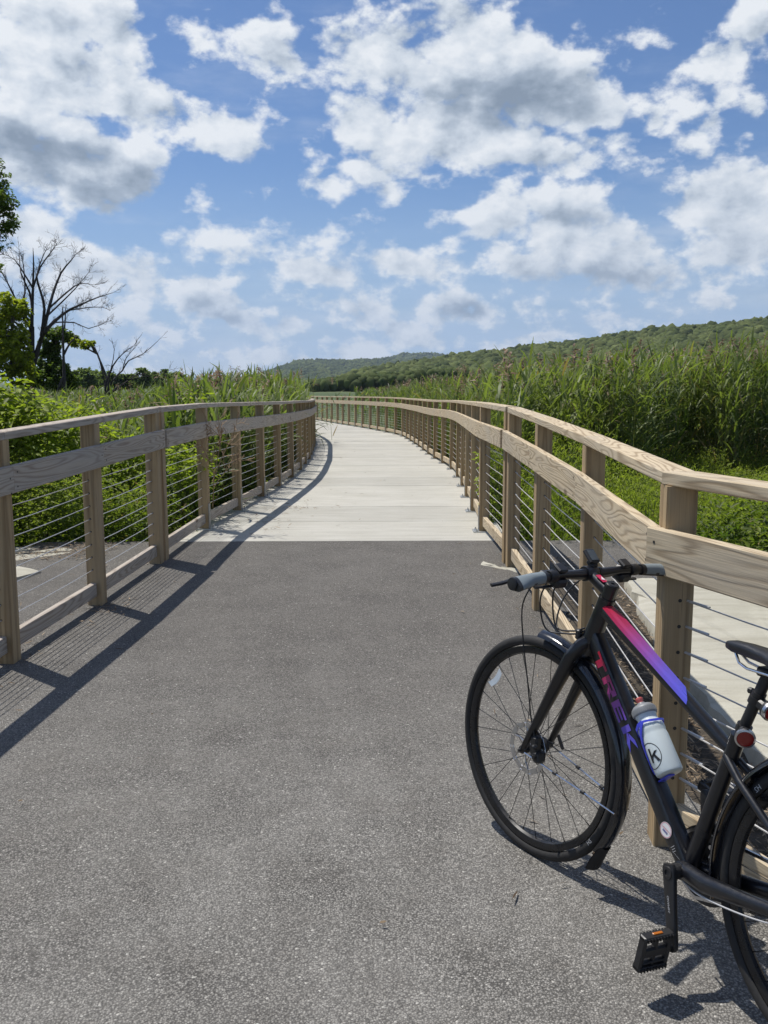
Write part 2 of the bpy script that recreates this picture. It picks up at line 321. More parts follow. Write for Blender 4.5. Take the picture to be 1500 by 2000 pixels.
M['marsh'] = mat('marsh_ground', f_marsh)

# ------------------------------------------------------------------ ground
ZG = np.array([(-30, -.2), (0, -.03), (2.8, 0), (4.4, .02), (5.8, .06), (7.2, .088), (8.19, .09), (9.5, .07), (11.8, .03), (13.4, 0), (16.3, -.045), (20, -.115), (24, -.165), (28, -.22), (33, -.26), (38, -.32), (45.5, -.42), (60, -.6), (90, -.7)])
def zg(y): return np.interp(y, ZG[:, 0], ZG[:, 1])
def terr(X, Y):
    """marsh about 0.9 m below the path, with an embankment that carries the asphalt"""
    zp = zg(Y) - .03
    low = -.75 - .25 * np.clip((Y - 15) / 60, 0, 1) + .06 * np.sin(X * .7 + 1) * np.sin(Y * .5) 
    side = np.clip((np.abs(X + .15) - 3.0) / 3.5, 0, 1); front = np.clip((Y - 7.75) / 1.3, 0, 1)
    k = np.maximum(side * np.clip((Y + 1) / 8, .35, 1), front); k = k * k * (3 - 2 * k)
    z = zp * (1 - k) + low * k
    return z
gy = np.unique(np.concatenate([np.linspace(-40, -4, 10), np.linspace(-4, 16, 61), np.linspace(16, 60, 45), np.geomspace(60, 6000, 40)]))
gx = np.unique(np.concatenate([-np.geomspace(12, 6000, 40), np.linspace(-12, 12, 73), np.geomspace(12, 6000, 40)]))
GX, GY = np.meshgrid(gx, gy); GZ = terr(GX, GY)
V = np.stack([GX, GY, GZ], -1).reshape(-1, 3); nx = len(gx)
F = [(j * nx + i, j * nx + i + 1, (j + 1) * nx + i + 1, (j + 1) * nx + i) for j in range(len(gy) - 1) for i in range(nx - 1)]
tag(MB().add(V, F).build('ground', M['marsh'], smooth=True), kind='structure')
# asphalt approach, one sheet with a slightly ragged outer edge
ys = np.linspace(-6, 8.18, 120); mb = MB()
def edge(y, side):
    b = 2.05 + .06 * math.sin(y * 2.1) + .04 * math.sin(y * 5.3 + 1) + (.25 if y > 6.6 else 0) * min(1, (y - 6.6) / .3 if y > 6.6 else 0)
    return b if side > 0 else -(3.05 + .05 * math.sin(y * 1.7) + .04 * math.sin(y * 6.1))
cols = np.linspace(0, 1, 61); V = []
for y_ in ys:
    l, r = edge(y_, -1), edge(y_, 1)
    if y_ < 6.55: r = 1.13 + .03 * math.sin(y_ * 9) + .02 * math.sin(y_ * 23)
    for c_ in cols: V.append((l + (r - l) * c_, y_ - (rng.uniform(0, .014) if y_ > 8.17 else 0), zg(y_) - (.006 if c_ in (0, 1) else 0)))
F = [(j * 61 + i, j * 61 + i + 1, (j + 1) * 61 + i + 1, (j + 1) * 61 + i) for j in range(len(ys) - 1) for i in range(60)]
tag(mb.add(V, F).build('asphalt_path', M['asphalt'], smooth=True), kind='structure')
# dirt shoulder beside the asphalt
mb = MB(); V = []; ys = np.linspace(-6, 8.1, 90)
for y_ in ys:
    for x_ in np.linspace(1.0, 3.6, 12): V.append((x_, y_, zg(y_) - .018 - max(0, x_ - 2.6) * .25 + .008 * math.sin(x_ * 21 + y_ * 7)))
F = [(j * 12 + i, j * 12 + i + 1, (j + 1) * 12 + i + 1, (j + 1) * 12 + i) for j in range(len(ys) - 1) for i in range(11)]
tag(mb.add(V, F).build('dirt_shoulder', M['soil'], smooth=True), kind='structure')
def slab(pts, z0, th, name):
    """rough poured slab with a wobbly outline"""
    P = []; n = len(pts)
    for i in range(n):
        a_, b_ = np.array(pts[i]), np.array(pts[(i + 1) % n]); k = max(2, int(np.linalg.norm(b_ - a_) / .12))
        for q in range(k): P.append(a_ + (b_ - a_) * q / k + rng.normal(0, .012 if name == 'concrete_apron' else .006, 2))
    P = np.array(P); c_ = P.mean(0); n = len(P); V = []; F = []
    rings = [(0.0, th), (.5, th), (.9, th), (.985, th - .008), (1.0, th - .03), (1.01, 0 - .05)]
    for s_, h_ in rings:
        for p_ in P: q = c_ + (p_ - c_) * s_; V.append((q[0], q[1], z0(q[1]) + h_ + (rng.normal(0, .004) if 0 < s_ < 1 else 0)))
    for r_ in range(len(rings) - 1):
        for k in range(n): F.append((r_ * n + k, r_ * n + (k + 1) % n, (r_ + 1) * n + (k + 1) % n, (r_ + 1) * n + k))
    tag(MB().add(V, F).build(name, M['slab'], smooth=.6), kind='structure')
slab([(1.70, 6.47), (2.42, 6.6), (2.62, 5.6), (2.5, 4.0), (2.3, 2.6), (1.5, 2.4), (1.47, 3.5), (1.46, 4.4), (1.50, 4.9), (1.60, 5.7)], lambda y_: float(zg(y_)), .05, 'concrete_apron')
slab([(-2.56, 6.88), (-2.9, 7.05), (-3.9, 7.0), (-4.0, 5.6), (-3.0, 5.5), (-2.55, 5.95), (-2.72, 6.35)], lambda y_: float(zg(y_)), .03, 'concrete_apron')
slab([(-2.9, 7.3), (-2.5, 7.75), (-2.9, 8.0), (-4.2, 7.8), (-4.0, 7.3)], lambda y_: float(zg(y_)) - .03, .03, 'concrete_apron')

# ------------------------------------------------------------------ fences.  Corner = the post's edge nearest the path and the viewer
LC = [(-2.14, 1.9), (-2.05, 3.34), (-1.95, 4.74), (-1.83, 5.90), (-1.745, 7.16), (-1.735, 7.30), (-1.70, 8.92), (-1.61, 10.38), (-1.53, 11.83), (-1.475, 13.25), (-1.43, 14.7), (-1.43, 16.2), (-1.47, 17.7), (-1.51, 19.2), (-1.58, 20.65),
      (-1.66, 22.1), (-1.74, 23.6), (-1.83, 25.1), (-1.95, 26.6), (-2.10, 28.0), (-2.30, 29.45), (-2.55, 30.85), (-2.82, 32.3), (-3.1, 33.7), (-3.4, 35.1), (-3.7, 36.5), (-4.0, 37.9), (-4.3, 39.3), (-4.6, 40.7), (-4.9, 42.1), (-5.2, 43.5)]
RC = [(1.235, 1.98), (.87, 2.84), (.955, 4.40), (.945, 5.74), (.94, 7.00), (.93, 7.14), (.90, 8.69), (.965, 10.26), (1.03, 11.75), (1.10, 13.26), (1.15, 14.76), (1.165, 16.37), (1.11, 17.9), (1.03, 19.30), (.97, 20.75), (.92, 22.2), (.87, 23.7), (.81, 25.1), (.74, 26.55), (.67, 28.05), (.57, 29.5),
      (.36, 30.95), (.06, 32.38), (-.24, 33.81), (-.54, 35.2), (-.86, 36.6), (-1.17, 37.9), (-1.49, 39.2), (-1.80, 40.5), (-2.10, 41.8), (-2.43, 43.2), (-2.74, 44.6), (-3.05, 46.0), (-3.4, 47.4), (-3.75, 48.8)]
PW = .094; CAPZ = 1.174; CAPT = .042; RUB0, RUB1 = .900, 1.042; RUBT = .038
CABZ = [.235 + .083 * k for k in range(8)]
def frame_at(C, i, side):
    """unit vectors along the fence and outward from the path at post i"""
    a = np.array(C[max(i - 1, 0)]); b = np.array(C[min(i + 1, len(C) - 1)]); t_ = nrm(b - a)
    out = np.array([t_[1], -t_[0]]) * side; return t_, out
def fence(C, i0, i1, side, label, railmat, deck_from):
    """posts i0..i1 of corner list C; side +1 on the right of the path, -1 on the left"""
    mid = C[(i0 + i1) // 2]; root = thing('cable_rail_fence', (C[i0][0], C[i0][1], float(zg(C[i0][1]))), label, 'fence')
    fr = {}
    for i in range(i0, i1 + 1):
        if C is RC and i == 1: t_ = nrm(np.array(C[2]) - np.array(C[1])); out = np.array([t_[1], -t_[0]]) * side
        else: t_, out = frame_at(C, i, side)
        c = np.array(C[i]); pc = c + out * PW / 2 + t_ * PW / 2; fr[i] = (c, t_, out, pc)
        z0 = float(zg(C[i][1])); deck = deck_from is not None and i >= deck_from
        mb = MB(); zb = z0 + (.012 if deck else -.04)
        board(mb, (*pc, zb), (*pc, z0 + CAPZ), (*out, 0), PW, PW, .004)
        if C[i][1] < 12:   # drilled cable holes
            for zz in CABZ:
                for sg in (-1, 1): lathe(mb, [(.0062, 0), (.0058, .0008)], np.array([*(pc + out * .005 + t_ * sg * (PW / 2 - .0002)), z0 + zz]), (*(t_ * sg), 0), 8, mi=1)
        p = mb.build('post', [M['post'], M['nail']], root)
        if deck:
            mb = MB(); o3 = (*out, 0); t3 = (*t_, 0)
            obox(mb, (*(pc - out * .01), z0 + .006), o3, t3, (0, 0, 1), .19, .17, .012)
            for s_ in (-1, 1):   # bracket ears either side along the fence, the near one shows
                obox(mb, (*(pc - out * (PW / 2 + .003)), z0 + .13), t3, (0, 0, 1), o3, .075, .24, .005)
                for q in (-.065, .065): lathe(mb, [(.011, .012), (.011, .022), (.006, .023), (.006, .034)], (*(pc - out * .075 * s_ + t_ * q), z0), (0, 0, 1), 6)
            mb.build('base_plate', M['steel'], p)
    # cap and rub rails: boards spanning three bays, butted over a post
    def zc(i): return float(zg(C[i][1]))
    i = i0; segs = []
    while i < i1:
        j = min(i + (1 if C[i][1] < 6.5 and C is RC and i < 1 else 1), i1); segs.append((i, j)); i = j
    for (i, j) in segs:
        ca, ta, oa, pa = fr[i]; cb, tb, ob, pb = fr[j]
        last = j == i1; first = i == i0
        dv = nrm(pb - pa); ov = np.array([dv[1], -dv[0]]) * side
        def ends(off, z_a, z_b):
            A = pa + (oa / max(oa @ ov, .5)) * off; B = pb + (ob / max(ob @ ov, .5)) * off
            if first: A = A - dv * PW / 2
            if last: B = B + dv * PW / 2
            return np.array([*A, z_a]), np.array([*B, z_b])
        gap = .0008; sh = .0
        ma = ((np.array(C[i]) - np.array(C[i - 1])) if i > i0 else None); 
        def mitre(tdir, o_):   # shear so that neighbouring boards meet at the post's bisector
            return float((tdir @ ov))
        A, B = ends(.001, zc(i) + CAPZ + CAPT / 2 + .0005, zc(j) + CAPZ + CAPT / 2 + .0005)
        e0 = float(oa @ dv) / max(float(oa @ ov), .4); e1 = float(ob @ dv) / max(float(ob @ ov), .4)
        if first: e0 = 0
        if last: e1 = 0
        mb = MB(); A += np.array([*dv, 0]) * gap; B -= np.array([*dv, 0]) * gap
        board(mb, A, B, (*ov, 0), PW + .006, CAPT, .004, end0=e0, end1=e1)
        mb.build('top_rail', railmat, root)
        A, B = ends(-(PW / 2 + RUBT / 2 + .001), zc(i) + (RUB0 + RUB1) / 2, zc(j) + (RUB0 + RUB1) / 2)
        A += np.array([*dv, 0]) * gap; B -= np.array([*dv, 0]) * gap
        mb = MB(); board(mb, A, B, (*ov, 0), RUBT, RUB1 - RUB0, .004, end0=e0, end1=e1)
        if C[i][1] < 16:
            L_ = np.linalg.norm(B - A)
            for d_ in ((.035, L_ - .035)):
                for zz in (-.042, .04):
                    pnt = A + np.array([*dv, 0]) * d_ + np.array([0, 0, zz + rng.normal(0, .004)]) - np.array([*ov, 0]) * (RUBT / 2 - .001) + np.array([*dv, 0]) * rng.normal(0, .004)
                    lathe(mb, [(.0055, 0), (.005, .0022)], pnt, (*(-ov), 0), 8, mi=1)
        mb.build('rub_rail', [railmat, M['nail']], root)
        # kick board between the posts
        A = np.array([*(pa + dv * PW / 2 * 1.02 + oa * .0), zc(i) + .105]); B = np.array([*(pb - dv * PW / 2 * 1.02), zc(j) + .105])
        mb = MB(); board(mb, A, B, (*ov, 0), .038, .09, .003); mb.build('kick_board', railmat, root)
    # cables run through every post
    for zc_ in CABZ:
        mb = MB(); pts = []
        for i in range(i0, i1 + 1):
            c, t_, out, pc = fr[i]; pts.append((*(pc + out * .005), zc(i) + zc_))
        Q = []
        for a_, b_ in zip(pts[:-1], pts[1:]):
            a_, b_ = np.array(a_), np.array(b_)
            for s_ in (0, .33, .66): p_ = a_ + (b_ - a_) * s_; p_[2] -= .006 * math.sin(PI * s_); Q.append(p_)
        Q.append(np.array(pts[-1])); tube(mb, Q, .0028, 5)
        for i, sg in ((i0, 1), (i1, -1)):   # swaged fittings beside the end posts
            if C is RC and i == 0: i = 1
            c, t_, out, pc = fr[i]; t3 = np.array([*t_, 0])
            if C is RC and i == 1: t3 = np.array([*nrm(np.array(C[0]) - np.array(C[1])), 0]); sg = 1
            b_ = np.array([*(pc + out * .005), zc(i) + zc_]); tube(mb, [b_ + t3 * sg * .047, b_ + t3 * sg * .15], .0038, 6, mi=0)
        mb.build('cable', [M['cable'], M['steel']], root, smooth=.6)
    return root
fence(LC, 0, 4, -1, 'shaded grey wooden cable rail fence beside the asphalt on the left, up to the doubled post', M['rail_shaded'], None)
fence(LC, 5, len(LC) - 1, -1, 'long wooden cable rail fence along the left edge of the concrete boardwalk', M['rail_shaded'], 6)
fence(RC, 0, 4, 1, 'pale wooden cable rail fence with the bicycle leaning against it', M['rail'], None)
fence(RC, 5, len(RC) - 1, 1, 'long wooden cable rail fence along the right edge of the concrete boardwalk', M['rail'], 6)

# ------------------------------------------------------------------ boardwalk of precast concrete planks
lx = np.array([(y_, x_ - .30) for x_, y_ in LC[5:]] + [(60, -10)]); rx_ = np.array([(y_, x_ + .22) for x_, y_ in RC[5:]] + [(60, -6.6)])
lx[0, 0] = rx_[0, 0] = 6.8
mb = MB(); y0 = 8.18; first = True
while y0 < 50:
    y1 = y0 + 1.31;  xa0, xa1 = np.interp(y0 + .004, lx[:, 0], lx[:, 1]), np.interp(y1 - .004, lx[:, 0], lx[:, 1]); xb0, xb1 = np.interp(y0, rx_[:, 0], rx_[:, 1]), np.interp(y1, rx_[:, 0], rx_[:, 1])
    dz_ = rng.normal(0, .0015); g = .007
    ring = [(xa0, y0 + g), (xb0, y0 + g), (xb1, y1 - g), (xa1, y1 - g)]; V = []
    for lev, ins in ((-.2, 0), (-.006, 0), (0, .006)):
        for k, (x_, y_) in enumerate(ring):
            sx = 1 if k in (0, 3) else -1; sy = 1 if k < 2 else -1; V.append((x_ + sx * ins, y_ + sy * ins, float(zg(y_)) + dz_ + lev))
    F = [(3, 2, 1, 0), (8, 9, 10, 11)] + [(r_ * 4 + k, r_ * 4 + (k + 1) % 4, r_ * 4 + 4 + (k + 1) % 4, r_ * 4 + 4 + k) for r_ in (0, 1) for k in range(4)]
    mb.add(V, F); y0 = y1
tag(mb.build('boardwalk', M['concrete']), kind='structure')
mb = MB()   # dark support beams and piles under the deck
for y_ in np.arange(9.5, 50, 2.62):
    a_, b_ = np.interp(y_, lx[:, 0], lx[:, 1]) + .1, np.interp(y_, rx_[:, 0], rx_[:, 1]) - .1
    board(mb, (a_, y_, zg(y_) - .33), (b_, y_, zg(y_) - .33), (0, 1, 0), .28, .25)
    for x_ in (a_ + .2, b_ - .2): tube(mb, [(x_, y_, -1.6), (x_, y_, zg(y_) - .44)], .13, 10)
tag(mb.build('boardwalk_supports', M['slab']), kind='structure')
# strip of light worn concrete showing at the asphalt joint by the right posts
slab([(.74, 7.10), (.76, 7.20), (.86, 7.12), (.96, 6.96), (1.06, 6.90), (1.0, 6.80), (.88, 6.94), (.80, 7.04)], lambda y_: float(zg(y_)) - .048, .05, 'concrete_patch')

# ------------------------------------------------------------------ bicycle.  Frame space: x forward, y left, z up from the tyre contact line
M['frame'] = plain('satin_black_frame', (.006, .0065, .009), .36, 0, .5, .08, .35, 60)
M['rubber'] = plain('tyre_rubber', (.022, .021, .02), .72, 0, .4, .25, 0, 90, .25)
M['plastic'] = plain('black_plastic', (.016, .016, .017), .42, 0, .5, .15)
M['gloss'] = plain('gloss_black_fender', (.012, .013, .017), .16, 0, .5, .1, .6)
M['alloy'] = plain('brushed_alloy', (.55, .55, .56), .3, 1., var=.1)
M['rod'] = plain('bright_steel_rod', (.75, .74, .73), .18, 1., var=.06)
M['rimblk'] = plain('black_rim', (.014, .014, .015), .3, .2, .5)
M['grip'] = plain('grey_grip_rubber', (.20, .235, .25), .55, 0, .4, .06)
M['saddle'] = plain('saddle_vinyl', (.014, .015, .018), .38, 0, .5, .08, 0, 200, .12)
M['cagesh'] = plain('blue_cage', (.06, .075, .62), .3, 0, .5, .05)
M['redlens'] = plain('red_lens', (.22, .010, .008), .2, 0, .6, .05)
M['amber'] = plain('amber_reflector', (.42, .12, .01), .25, 0, .6, .05)
M['reflstrip'] = plain('reflective_strip', (.62, .68, .72), .35, 0, .5, .06)
M['red'] = plain('crimson_decal', (.55, .02, .08), .35, 0, .5, .03)
M['white'] = plain('white_decal', (.75, .75, .74), .4, 0, .5, .02)
M['inkblk'] = plain('black_print', (.012, .012, .014), .45, 0, .4, .02)
M['navy'] = plain('navy_print', (.02, .03, .22), .45, 0, .4, .02)
M['silverprint'] = plain('silver_print', (.5, .5, .5), .4, 0, .4, .02)
M['screen'] = plain('lcd_screen', (.05, .06, .065), .12, 0, .6, .02)
def f_grad(t, b, o):
    g = t.sep(t.add('ShaderNodeTexCoord').outputs['UV'])[0]
    r = t.add('ShaderNodeValToRGB', {0: g}); c = r.color_ramp; c.elements[0].color = (.55, .012, .045, 1); c.elements[1].color = (.11, .12, .72, 1)
    for p_, q in ((.25, (.48, .03, .12)), (.5, (.33, .07, .36)), (.75, (.17, .11, .62))): e = c.elements.new(p_); e.color = (*q, 1)
    setc(t, b, 'Base Color', t.mix(1.0, r.outputs[0], (.74, .74, .78), 'MULTIPLY')); b.inputs['Roughness'].default_value = .33; b.inputs['Coat Weight'].default_value = .4; b.inputs['Coat Roughness'].default_value = .1  # colours dimmed to include the shade on the down tube's side
M['grad'] = mat('crimson_to_blue_paint', f_grad)
def f_bottle(t, b, o):
    setc(t, b, 'Base Color', (.60, .66, .66)); b.inputs['Roughness'].default_value = .33; b.inputs['Subsurface Weight'].default_value = .35; b.inputs['Subsurface Radius'].default_value = (.03, .03, .03); b.inputs['Subsurface Scale'].default_value = .4
M['bottle'] = mat('milky_bottle_plastic', f_bottle)
M['bcap'] = plain('smoke_grey_cap', (.22, .23, .24), .4, 0, .5, .06)
M['spout'] = plain('coral_spout', (.62, .13, .12), .4, 0, .5, .04)

STRIP_A = 20; H2_A = 197
SCALE = 1.0171; HD = 2.03239; LEAN = .10311; STEER = .13175; WB = 1.09534; HTA = 1.22412; DROP = .0827; RX = .4399; STL = .34406; STA = 1.3171; CRA = -.281; TT = .6113; STEMF = .0907; SWEEP = .0333; R0 = .345
o_b = np.array([.75078, 2.21102, .0]); ch_, sh_ = math.cos(HD), math.sin(HD)
fwd = np.array([ch_, sh_, 0]); left0 = np.array([-sh_, ch_, 0]); up0 = np.array([0, 0, 1.])
upl = up0 * math.cos(LEAN) - left0 * math.sin(LEAN); lef = left0 * math.cos(LEAN) + up0 * math.sin(LEAN)
BM = np.array([fwd, lef, upl]) * SCALE
def fB(V): return np.asarray(V, float) @ BM + o_b
HU = np.array([-math.cos(HTA), 0, math.sin(HTA)]); HN = np.array([math.sin(HTA), 0, math.cos(HTA)])
AXF = np.array([WB - RX, 0, R0]); HB = AXF - .05 * HN
cs_, ss_ = math.cos(STEER), math.sin(STEER)
SN = HN * cs_ + np.array([0, 1, 0]) * ss_; SL = np.array([0, 1, 0]) * cs_ - HN * ss_
SM = np.array([SN, SL, HU])
def fS(V): return fB(np.asarray(V, float) @ SM + HB)         # steered space: x ahead of the steering axis, y left, z along it
BBP = np.array([0, 0, R0 - DROP])
bike = thing('bicycle', tuple(o_b), 'black bicycle with crimson to blue stripes leaning on the right fence', 'bicycle')
def part(mb, name, m_, parent=bike, fn=fB, smooth=.6, label=None):
    o = mb.build(name, m_, parent, smooth=smooth, fn=fn, base=o_b)
    if label: o['label'] = label
    return o
def text_mesh(txt, mirror=False):
    cu = bpy.data.curves.new('t', 'FONT'); cu.body = txt; cu.size = 1; cu.align_x = 'CENTER'; cu.align_y = 'CENTER'
    ob = bpy.data.objects.new('t', cu); COL.objects.link(ob); dg = bpy.context.evaluated_depsgraph_get(); me = bpy.data.meshes.new_from_object(ob.evaluated_get(dg))
    V = np.array([v.co[:] for v in me.vertices]); F = [tuple(p.vertices) for p in me.polygons]
    bpy.data.objects.remove(ob); bpy.data.curves.remove(cu); bpy.data.meshes.remove(me); return V, F
def flat_text(mb, txt, c, ex, ey, size, mi=0, bold=0.0):
    V, F = text_mesh(txt); c, ex, ey = np.array(c), nrm(ex), nrm(ey); n = np.cross(ex, ey)
    for dx in ((0,) if not bold else (-bold, 0, bold)): mb.add(c + (V[:, :1] * size + dx) * ex + V[:, 1:2] * size * ey + n * abs(dx) * .02, F, None, mi)
def arc(r, a0, a1, n, cx=0, cz=0, y=0): return [(cx + r * math.cos(t), y, cz + r * math.sin(t)) for t in np.radians(np.linspace(a0, a1, n))]
def wheel(fn, cx, cz, label, rotor=True, strip=None, tread_txt=None):
    n = 96; ang = np.linspace(0, 2 * PI, n, endpoint=False); P = [np.array([cx + math.cos(t) * 1, 0, cz + math.sin(t) * 1]) for t in ang]; C0 = np.array([cx, 0, cz])
    rad = [nrm(p - C0) for p in P]; Y = [np.array([0, 1., 0])] * n
    def ring(mb, prof, mi=0): return sweep(mb, [C0] * n, rad, Y, prof, closed_path=True, mi=mi)
    mb = MB(); ring(mb, [(.3125, -.0115), (.3125, .0115), (.307, .0125), (.292, .0085), (.288, 0), (.292, -.0085), (.307, -.0125)])
    lathe(mb, [(.008, -.052), (.012, -.05), (.016, -.040), (.024, -.034), (.024, -.030), (.014, -.024), (.013, .02), (.022, .026), (.022, .030), (.014, .036), (.012, .05), (.008, .055)], C0, (0, 1, 0), 20, mi=1)
    wh = part(mb, 'wheel', [M['rimblk'], M['plastic']], fn=fn, label=label)
    mb = MB(); prof = [(.328 + .0175 * math.cos(t) * (1.0 if math.cos(t) > 0 else .9), .0165 * math.sin(t)) for t in np.radians(np.linspace(-140, 140, 17))]
    ring(mb, prof)
    if tread_txt is not None:
        t0 = math.radians(tread_txt); er = np.array([math.cos(t0), 0, math.sin(t0)]); et = np.array([-math.sin(t0), 0, math.cos(t0)])
        flat_text(mb, 'H2', C0 + er * .325 + np.array([0, .0172, 0]), -et, er, .017, 1)
    part(mb, 'tyre', [M['rubber'], M['silverprint']], wh, fn)
    for k in range(28):
        sgn = 1 if k % 2 else -1; a_ = 2 * PI * k / 28; h_ = a_ + (.95 if (k // 2) % 2 else -.95)
        p = C0 + np.array([math.cos(a_) * .289, .002 * sgn, math.sin(a_) * .289]); q = C0 + np.array([math.cos(h_) * .022, .029 * sgn, math.sin(h_) * .022])
        mb = MB(); tube(mb, [p, p + (q - p) * .06, q], [.0019, .0011, .0011], 5); part(mb, 'spoke', M['rimblk'], wh, fn)
    if rotor:
        mb = MB(); seg = 60; V = []; F = []
        for k in range(seg):
            t = 2 * PI * k / seg; wv = .0012 * math.cos(12 * t)
            for r_ in (.064 + wv, .080 + wv):
                for y_ in (.0355, .0373): V.append(C0 + np.array([math.cos(t) * r_, y_, math.sin(t) * r_]))
        for k in range(seg):
            if k % 5 == 4: continue
            a_, b_ = k * 4, ((k + 1) % seg) * 4; F += [(a_ + 1, b_ + 1, b_ + 3, a_ + 3), (a_, a_ + 2, b_ + 2, b_), (a_ + 2, a_ + 3, b_ + 3, b_ + 2), (a_, b_, b_ + 1, a_ + 1)]
        mb.add(V, F)
        for k in range(seg):   # bridge each slot by thin rings at both edges
            if k % 5 != 4: continue
            for r_ in (.0655, .0785): mb_p = [C0 + np.array([math.cos(t) * r_, .0364, math.sin(t) * r_]) for t in (2 * PI * k / seg, 2 * PI * (k + 1) / seg)]; tube(mb, mb_p, .0018, 4)
        for k in range(6):
            t = 2 * PI * k / 6; t2 = t + .55; tube(mb, [C0 + np.array([math.cos(t2) * .018, .0364, math.sin(t2) * .018]), C0 + np.array([math.cos(t + .25) * .045, .0364, math.sin(t + .25) * .045]), C0 + np.array([math.cos(t) * .067, .0364, math.sin(t) * .067])], .0035, 5, flat=.35)
        lathe(mb, [(.022, .034), (.022, .039)], C0, (0, 1, 0), 16)
        part(mb, 'disc_rotor', M['alloy'], wh, fn, smooth=.5)
    if strip is not None:
        mb = MB(); A = np.radians(np.linspace(strip - 8, strip + 8, 9)); rr = .252
        sweep(mb, [C0 + np.array([math.cos(t) * (rr + .01 * ((i - 4) / 4) ** 2), .012, math.sin(t) * (rr + .01 * ((i - 4) / 4) ** 2)]) for i, t in enumerate(A)], [np.array([math.cos(t), 0, math.sin(t)]) for t in A], [np.array([0, 1, 0])] * 9, [(-.010, -.001), (.010, -.001), (.010, .001), (-.010, .001)])
        part(mb, 'reflector', M['reflstrip'], wh, fn)
    return wh
wheel(fS, .05, 0, 'front wheel with disc brake and pale reflective strip', strip=STRIP_A, tread_txt=H2_A)
wheel(fB, -RX, R0, 'rear wheel', rotor=True, tread_txt=38)
def fender(fn, cx, cz, a0, a1, label, flap):
    A = np.radians(np.linspace(a0, a1, 40)); C0 = np.array([cx, 0, cz]); n = len(A)
    outer = [(.371 - .019 * (1 - math.cos(t)), .029 * math.sin(t)) for t in np.radians(np.linspace(-88, 88, 11))]
    prof = outer + [(a_ - .002 if abs(b_) < .022 else a_, b_ * .93) for a_, b_ in outer[::-1]]
    mb = MB(); sweep(mb, [C0] * n, [np.array([math.cos(t), 0, math.sin(t)]) for t in A], [np.array([0, 1., 0])] * n, prof)
    f_ = part(mb, 'fender', M['gloss'], fn=fn, label=label)
    if flap:
        mb = MB(); t = math.radians(a1 - 4); er = np.array([math.cos(t), 0, math.sin(t)]); et = np.array([-math.sin(t), 0, math.cos(t)]); p0 = C0 + er * .3735
        P = [p0 + et * s_ + er * (s_ * s_ * 1.2) for s_ in np.linspace(0, .085, 6)]
        V = []; 
        for i, p in enumerate(P):
            wd = .024 + .010 * min(1, i / 3)
            for y_ in np.linspace(-1, 1, 7): V.append(p + np.array([0, y_ * wd, 0]) - er * (.013 * y_ * y_)); 
        m_ = len(V); V = V + [v + er * .0022 for v in V]; F = []
        for i in range(5):
            for k in range(6): a_ = i * 7 + k; F += [(a_, a_ + 1, a_ + 8, a_ + 7), (m_ + a_, m_ + a_ + 7, m_ + a_ + 8, m_ + a_ + 1)]
        mb.add(V, F); part(mb, 'mud_flap', M['rubber'], f_, fn)
    return f_
ff = fender(fS, .05, 0, 70, 196, 'front fender', True)
rf = fender(fB, -RX, R0, -18, 165, 'rear fender', False)
for sg in (1, -1):
    mb = MB(); a_ = np.array([.05, .060 * sg, -.004]); e_ = np.array([.05 + math.cos(math.radians(171)) * .362, .030 * sg, math.sin(math.radians(171)) * .362]); d_ = e_ - a_
    tube(mb, [a_, a_ + d_ * .3, a_ + d_ * .62, e_], .0027, 6)
    for s_ in (.38, .68): p_ = a_ + d_ * s_; tube(mb, [p_ - d_ * .016, p_ + d_ * .016], .0058, 8, mi=1)
    part(mb, 'fender_stay', [M['rod'], M['plastic']], ff, fS, smooth=.6)
    mb = MB(); a_ = np.array([-RX, .068 * sg, R0 + .02]); e_ = np.array([-RX + math.cos(math.radians(110)) * .362, .030 * sg, R0 + math.sin(math.radians(110)) * .362]); tube(mb, [a_, e_], .0025, 6); part(mb, 'fender_stay', M['rod'], rf)
# fork
mb = MB()
for sg in (1, -1):
    pts = [(0, .0 * sg, .425), (.004, .028 * sg, .408), (.010, .044 * sg, .37), (.022, .050 * sg, .25), (.038, .054 * sg, .10), (.05, .056 * sg, 0)]
    tube(mb, pts, [.029, .028, .0265, .0225, .0165, .012], 12, flat=.72, upv=(1, 0, 0)); lathe(mb, [(.011, -.006), (.013, -.004), (.013, .004), (.011, .006)], (.05, .057 * sg, 0), (0, 1, 0), 14)
tube(mb, [(0, 0, .39), (0, 0, .43)], .029, 16); tube(mb, [(0, 0, .43), (0, 0, TT - .03)], .014, 12)
fork = part(mb, 'fork', M['frame'], fn=fS)
mb = MB(); lathe(mb, [(.003, .0515), (.0085, .052), (.0085, .0528), (.003, .053)], (.0, -.005, .365), (0, 1, 0), 14); flat_text(mb, 'B', (.012, .0695 - .0025, .352), (.95, .1, .3), (-.3, 0, 1), .022); part(mb, 'decal', M['silverprint'], fork, fS)
mb = MB()   # brake caliper behind the left blade
obox(mb, (.012, .052, .045), (.35, 0, .94), (0, 1, 0), (-.94, 0, .35), .062, .026, .030, .006); obox(mb, (-.012, .050, .02), (.5, 0, .87), (0, 1, 0), (-.87, 0, .5), .035, .034, .028, .006)
lathe(mb, [(.008, .0), (.008, .012), (.004, .016)], (.0, .064, .052), (0, 1, 0), 10); lathe(mb, [(.006, .0), (.006, .009)], (-.012, .066, .022), (0, 1, 0), 8)
part(mb, 'brake_caliper', M['plastic'], fn=fS)
mb = MB(); lathe(mb, [(.004, -.075), (.006, -.07), (.006, .07), (.004, .075)], (.05, 0, 0), (0, 1, 0), 10); obox(mb, (.035, -.085, .012), (.8, 0, .6), (0, 1, 0), (-.6, 0, .8), .05, .008, .013, .003); part(mb, 'axle_skewer', M['plastic'], fn=fS)
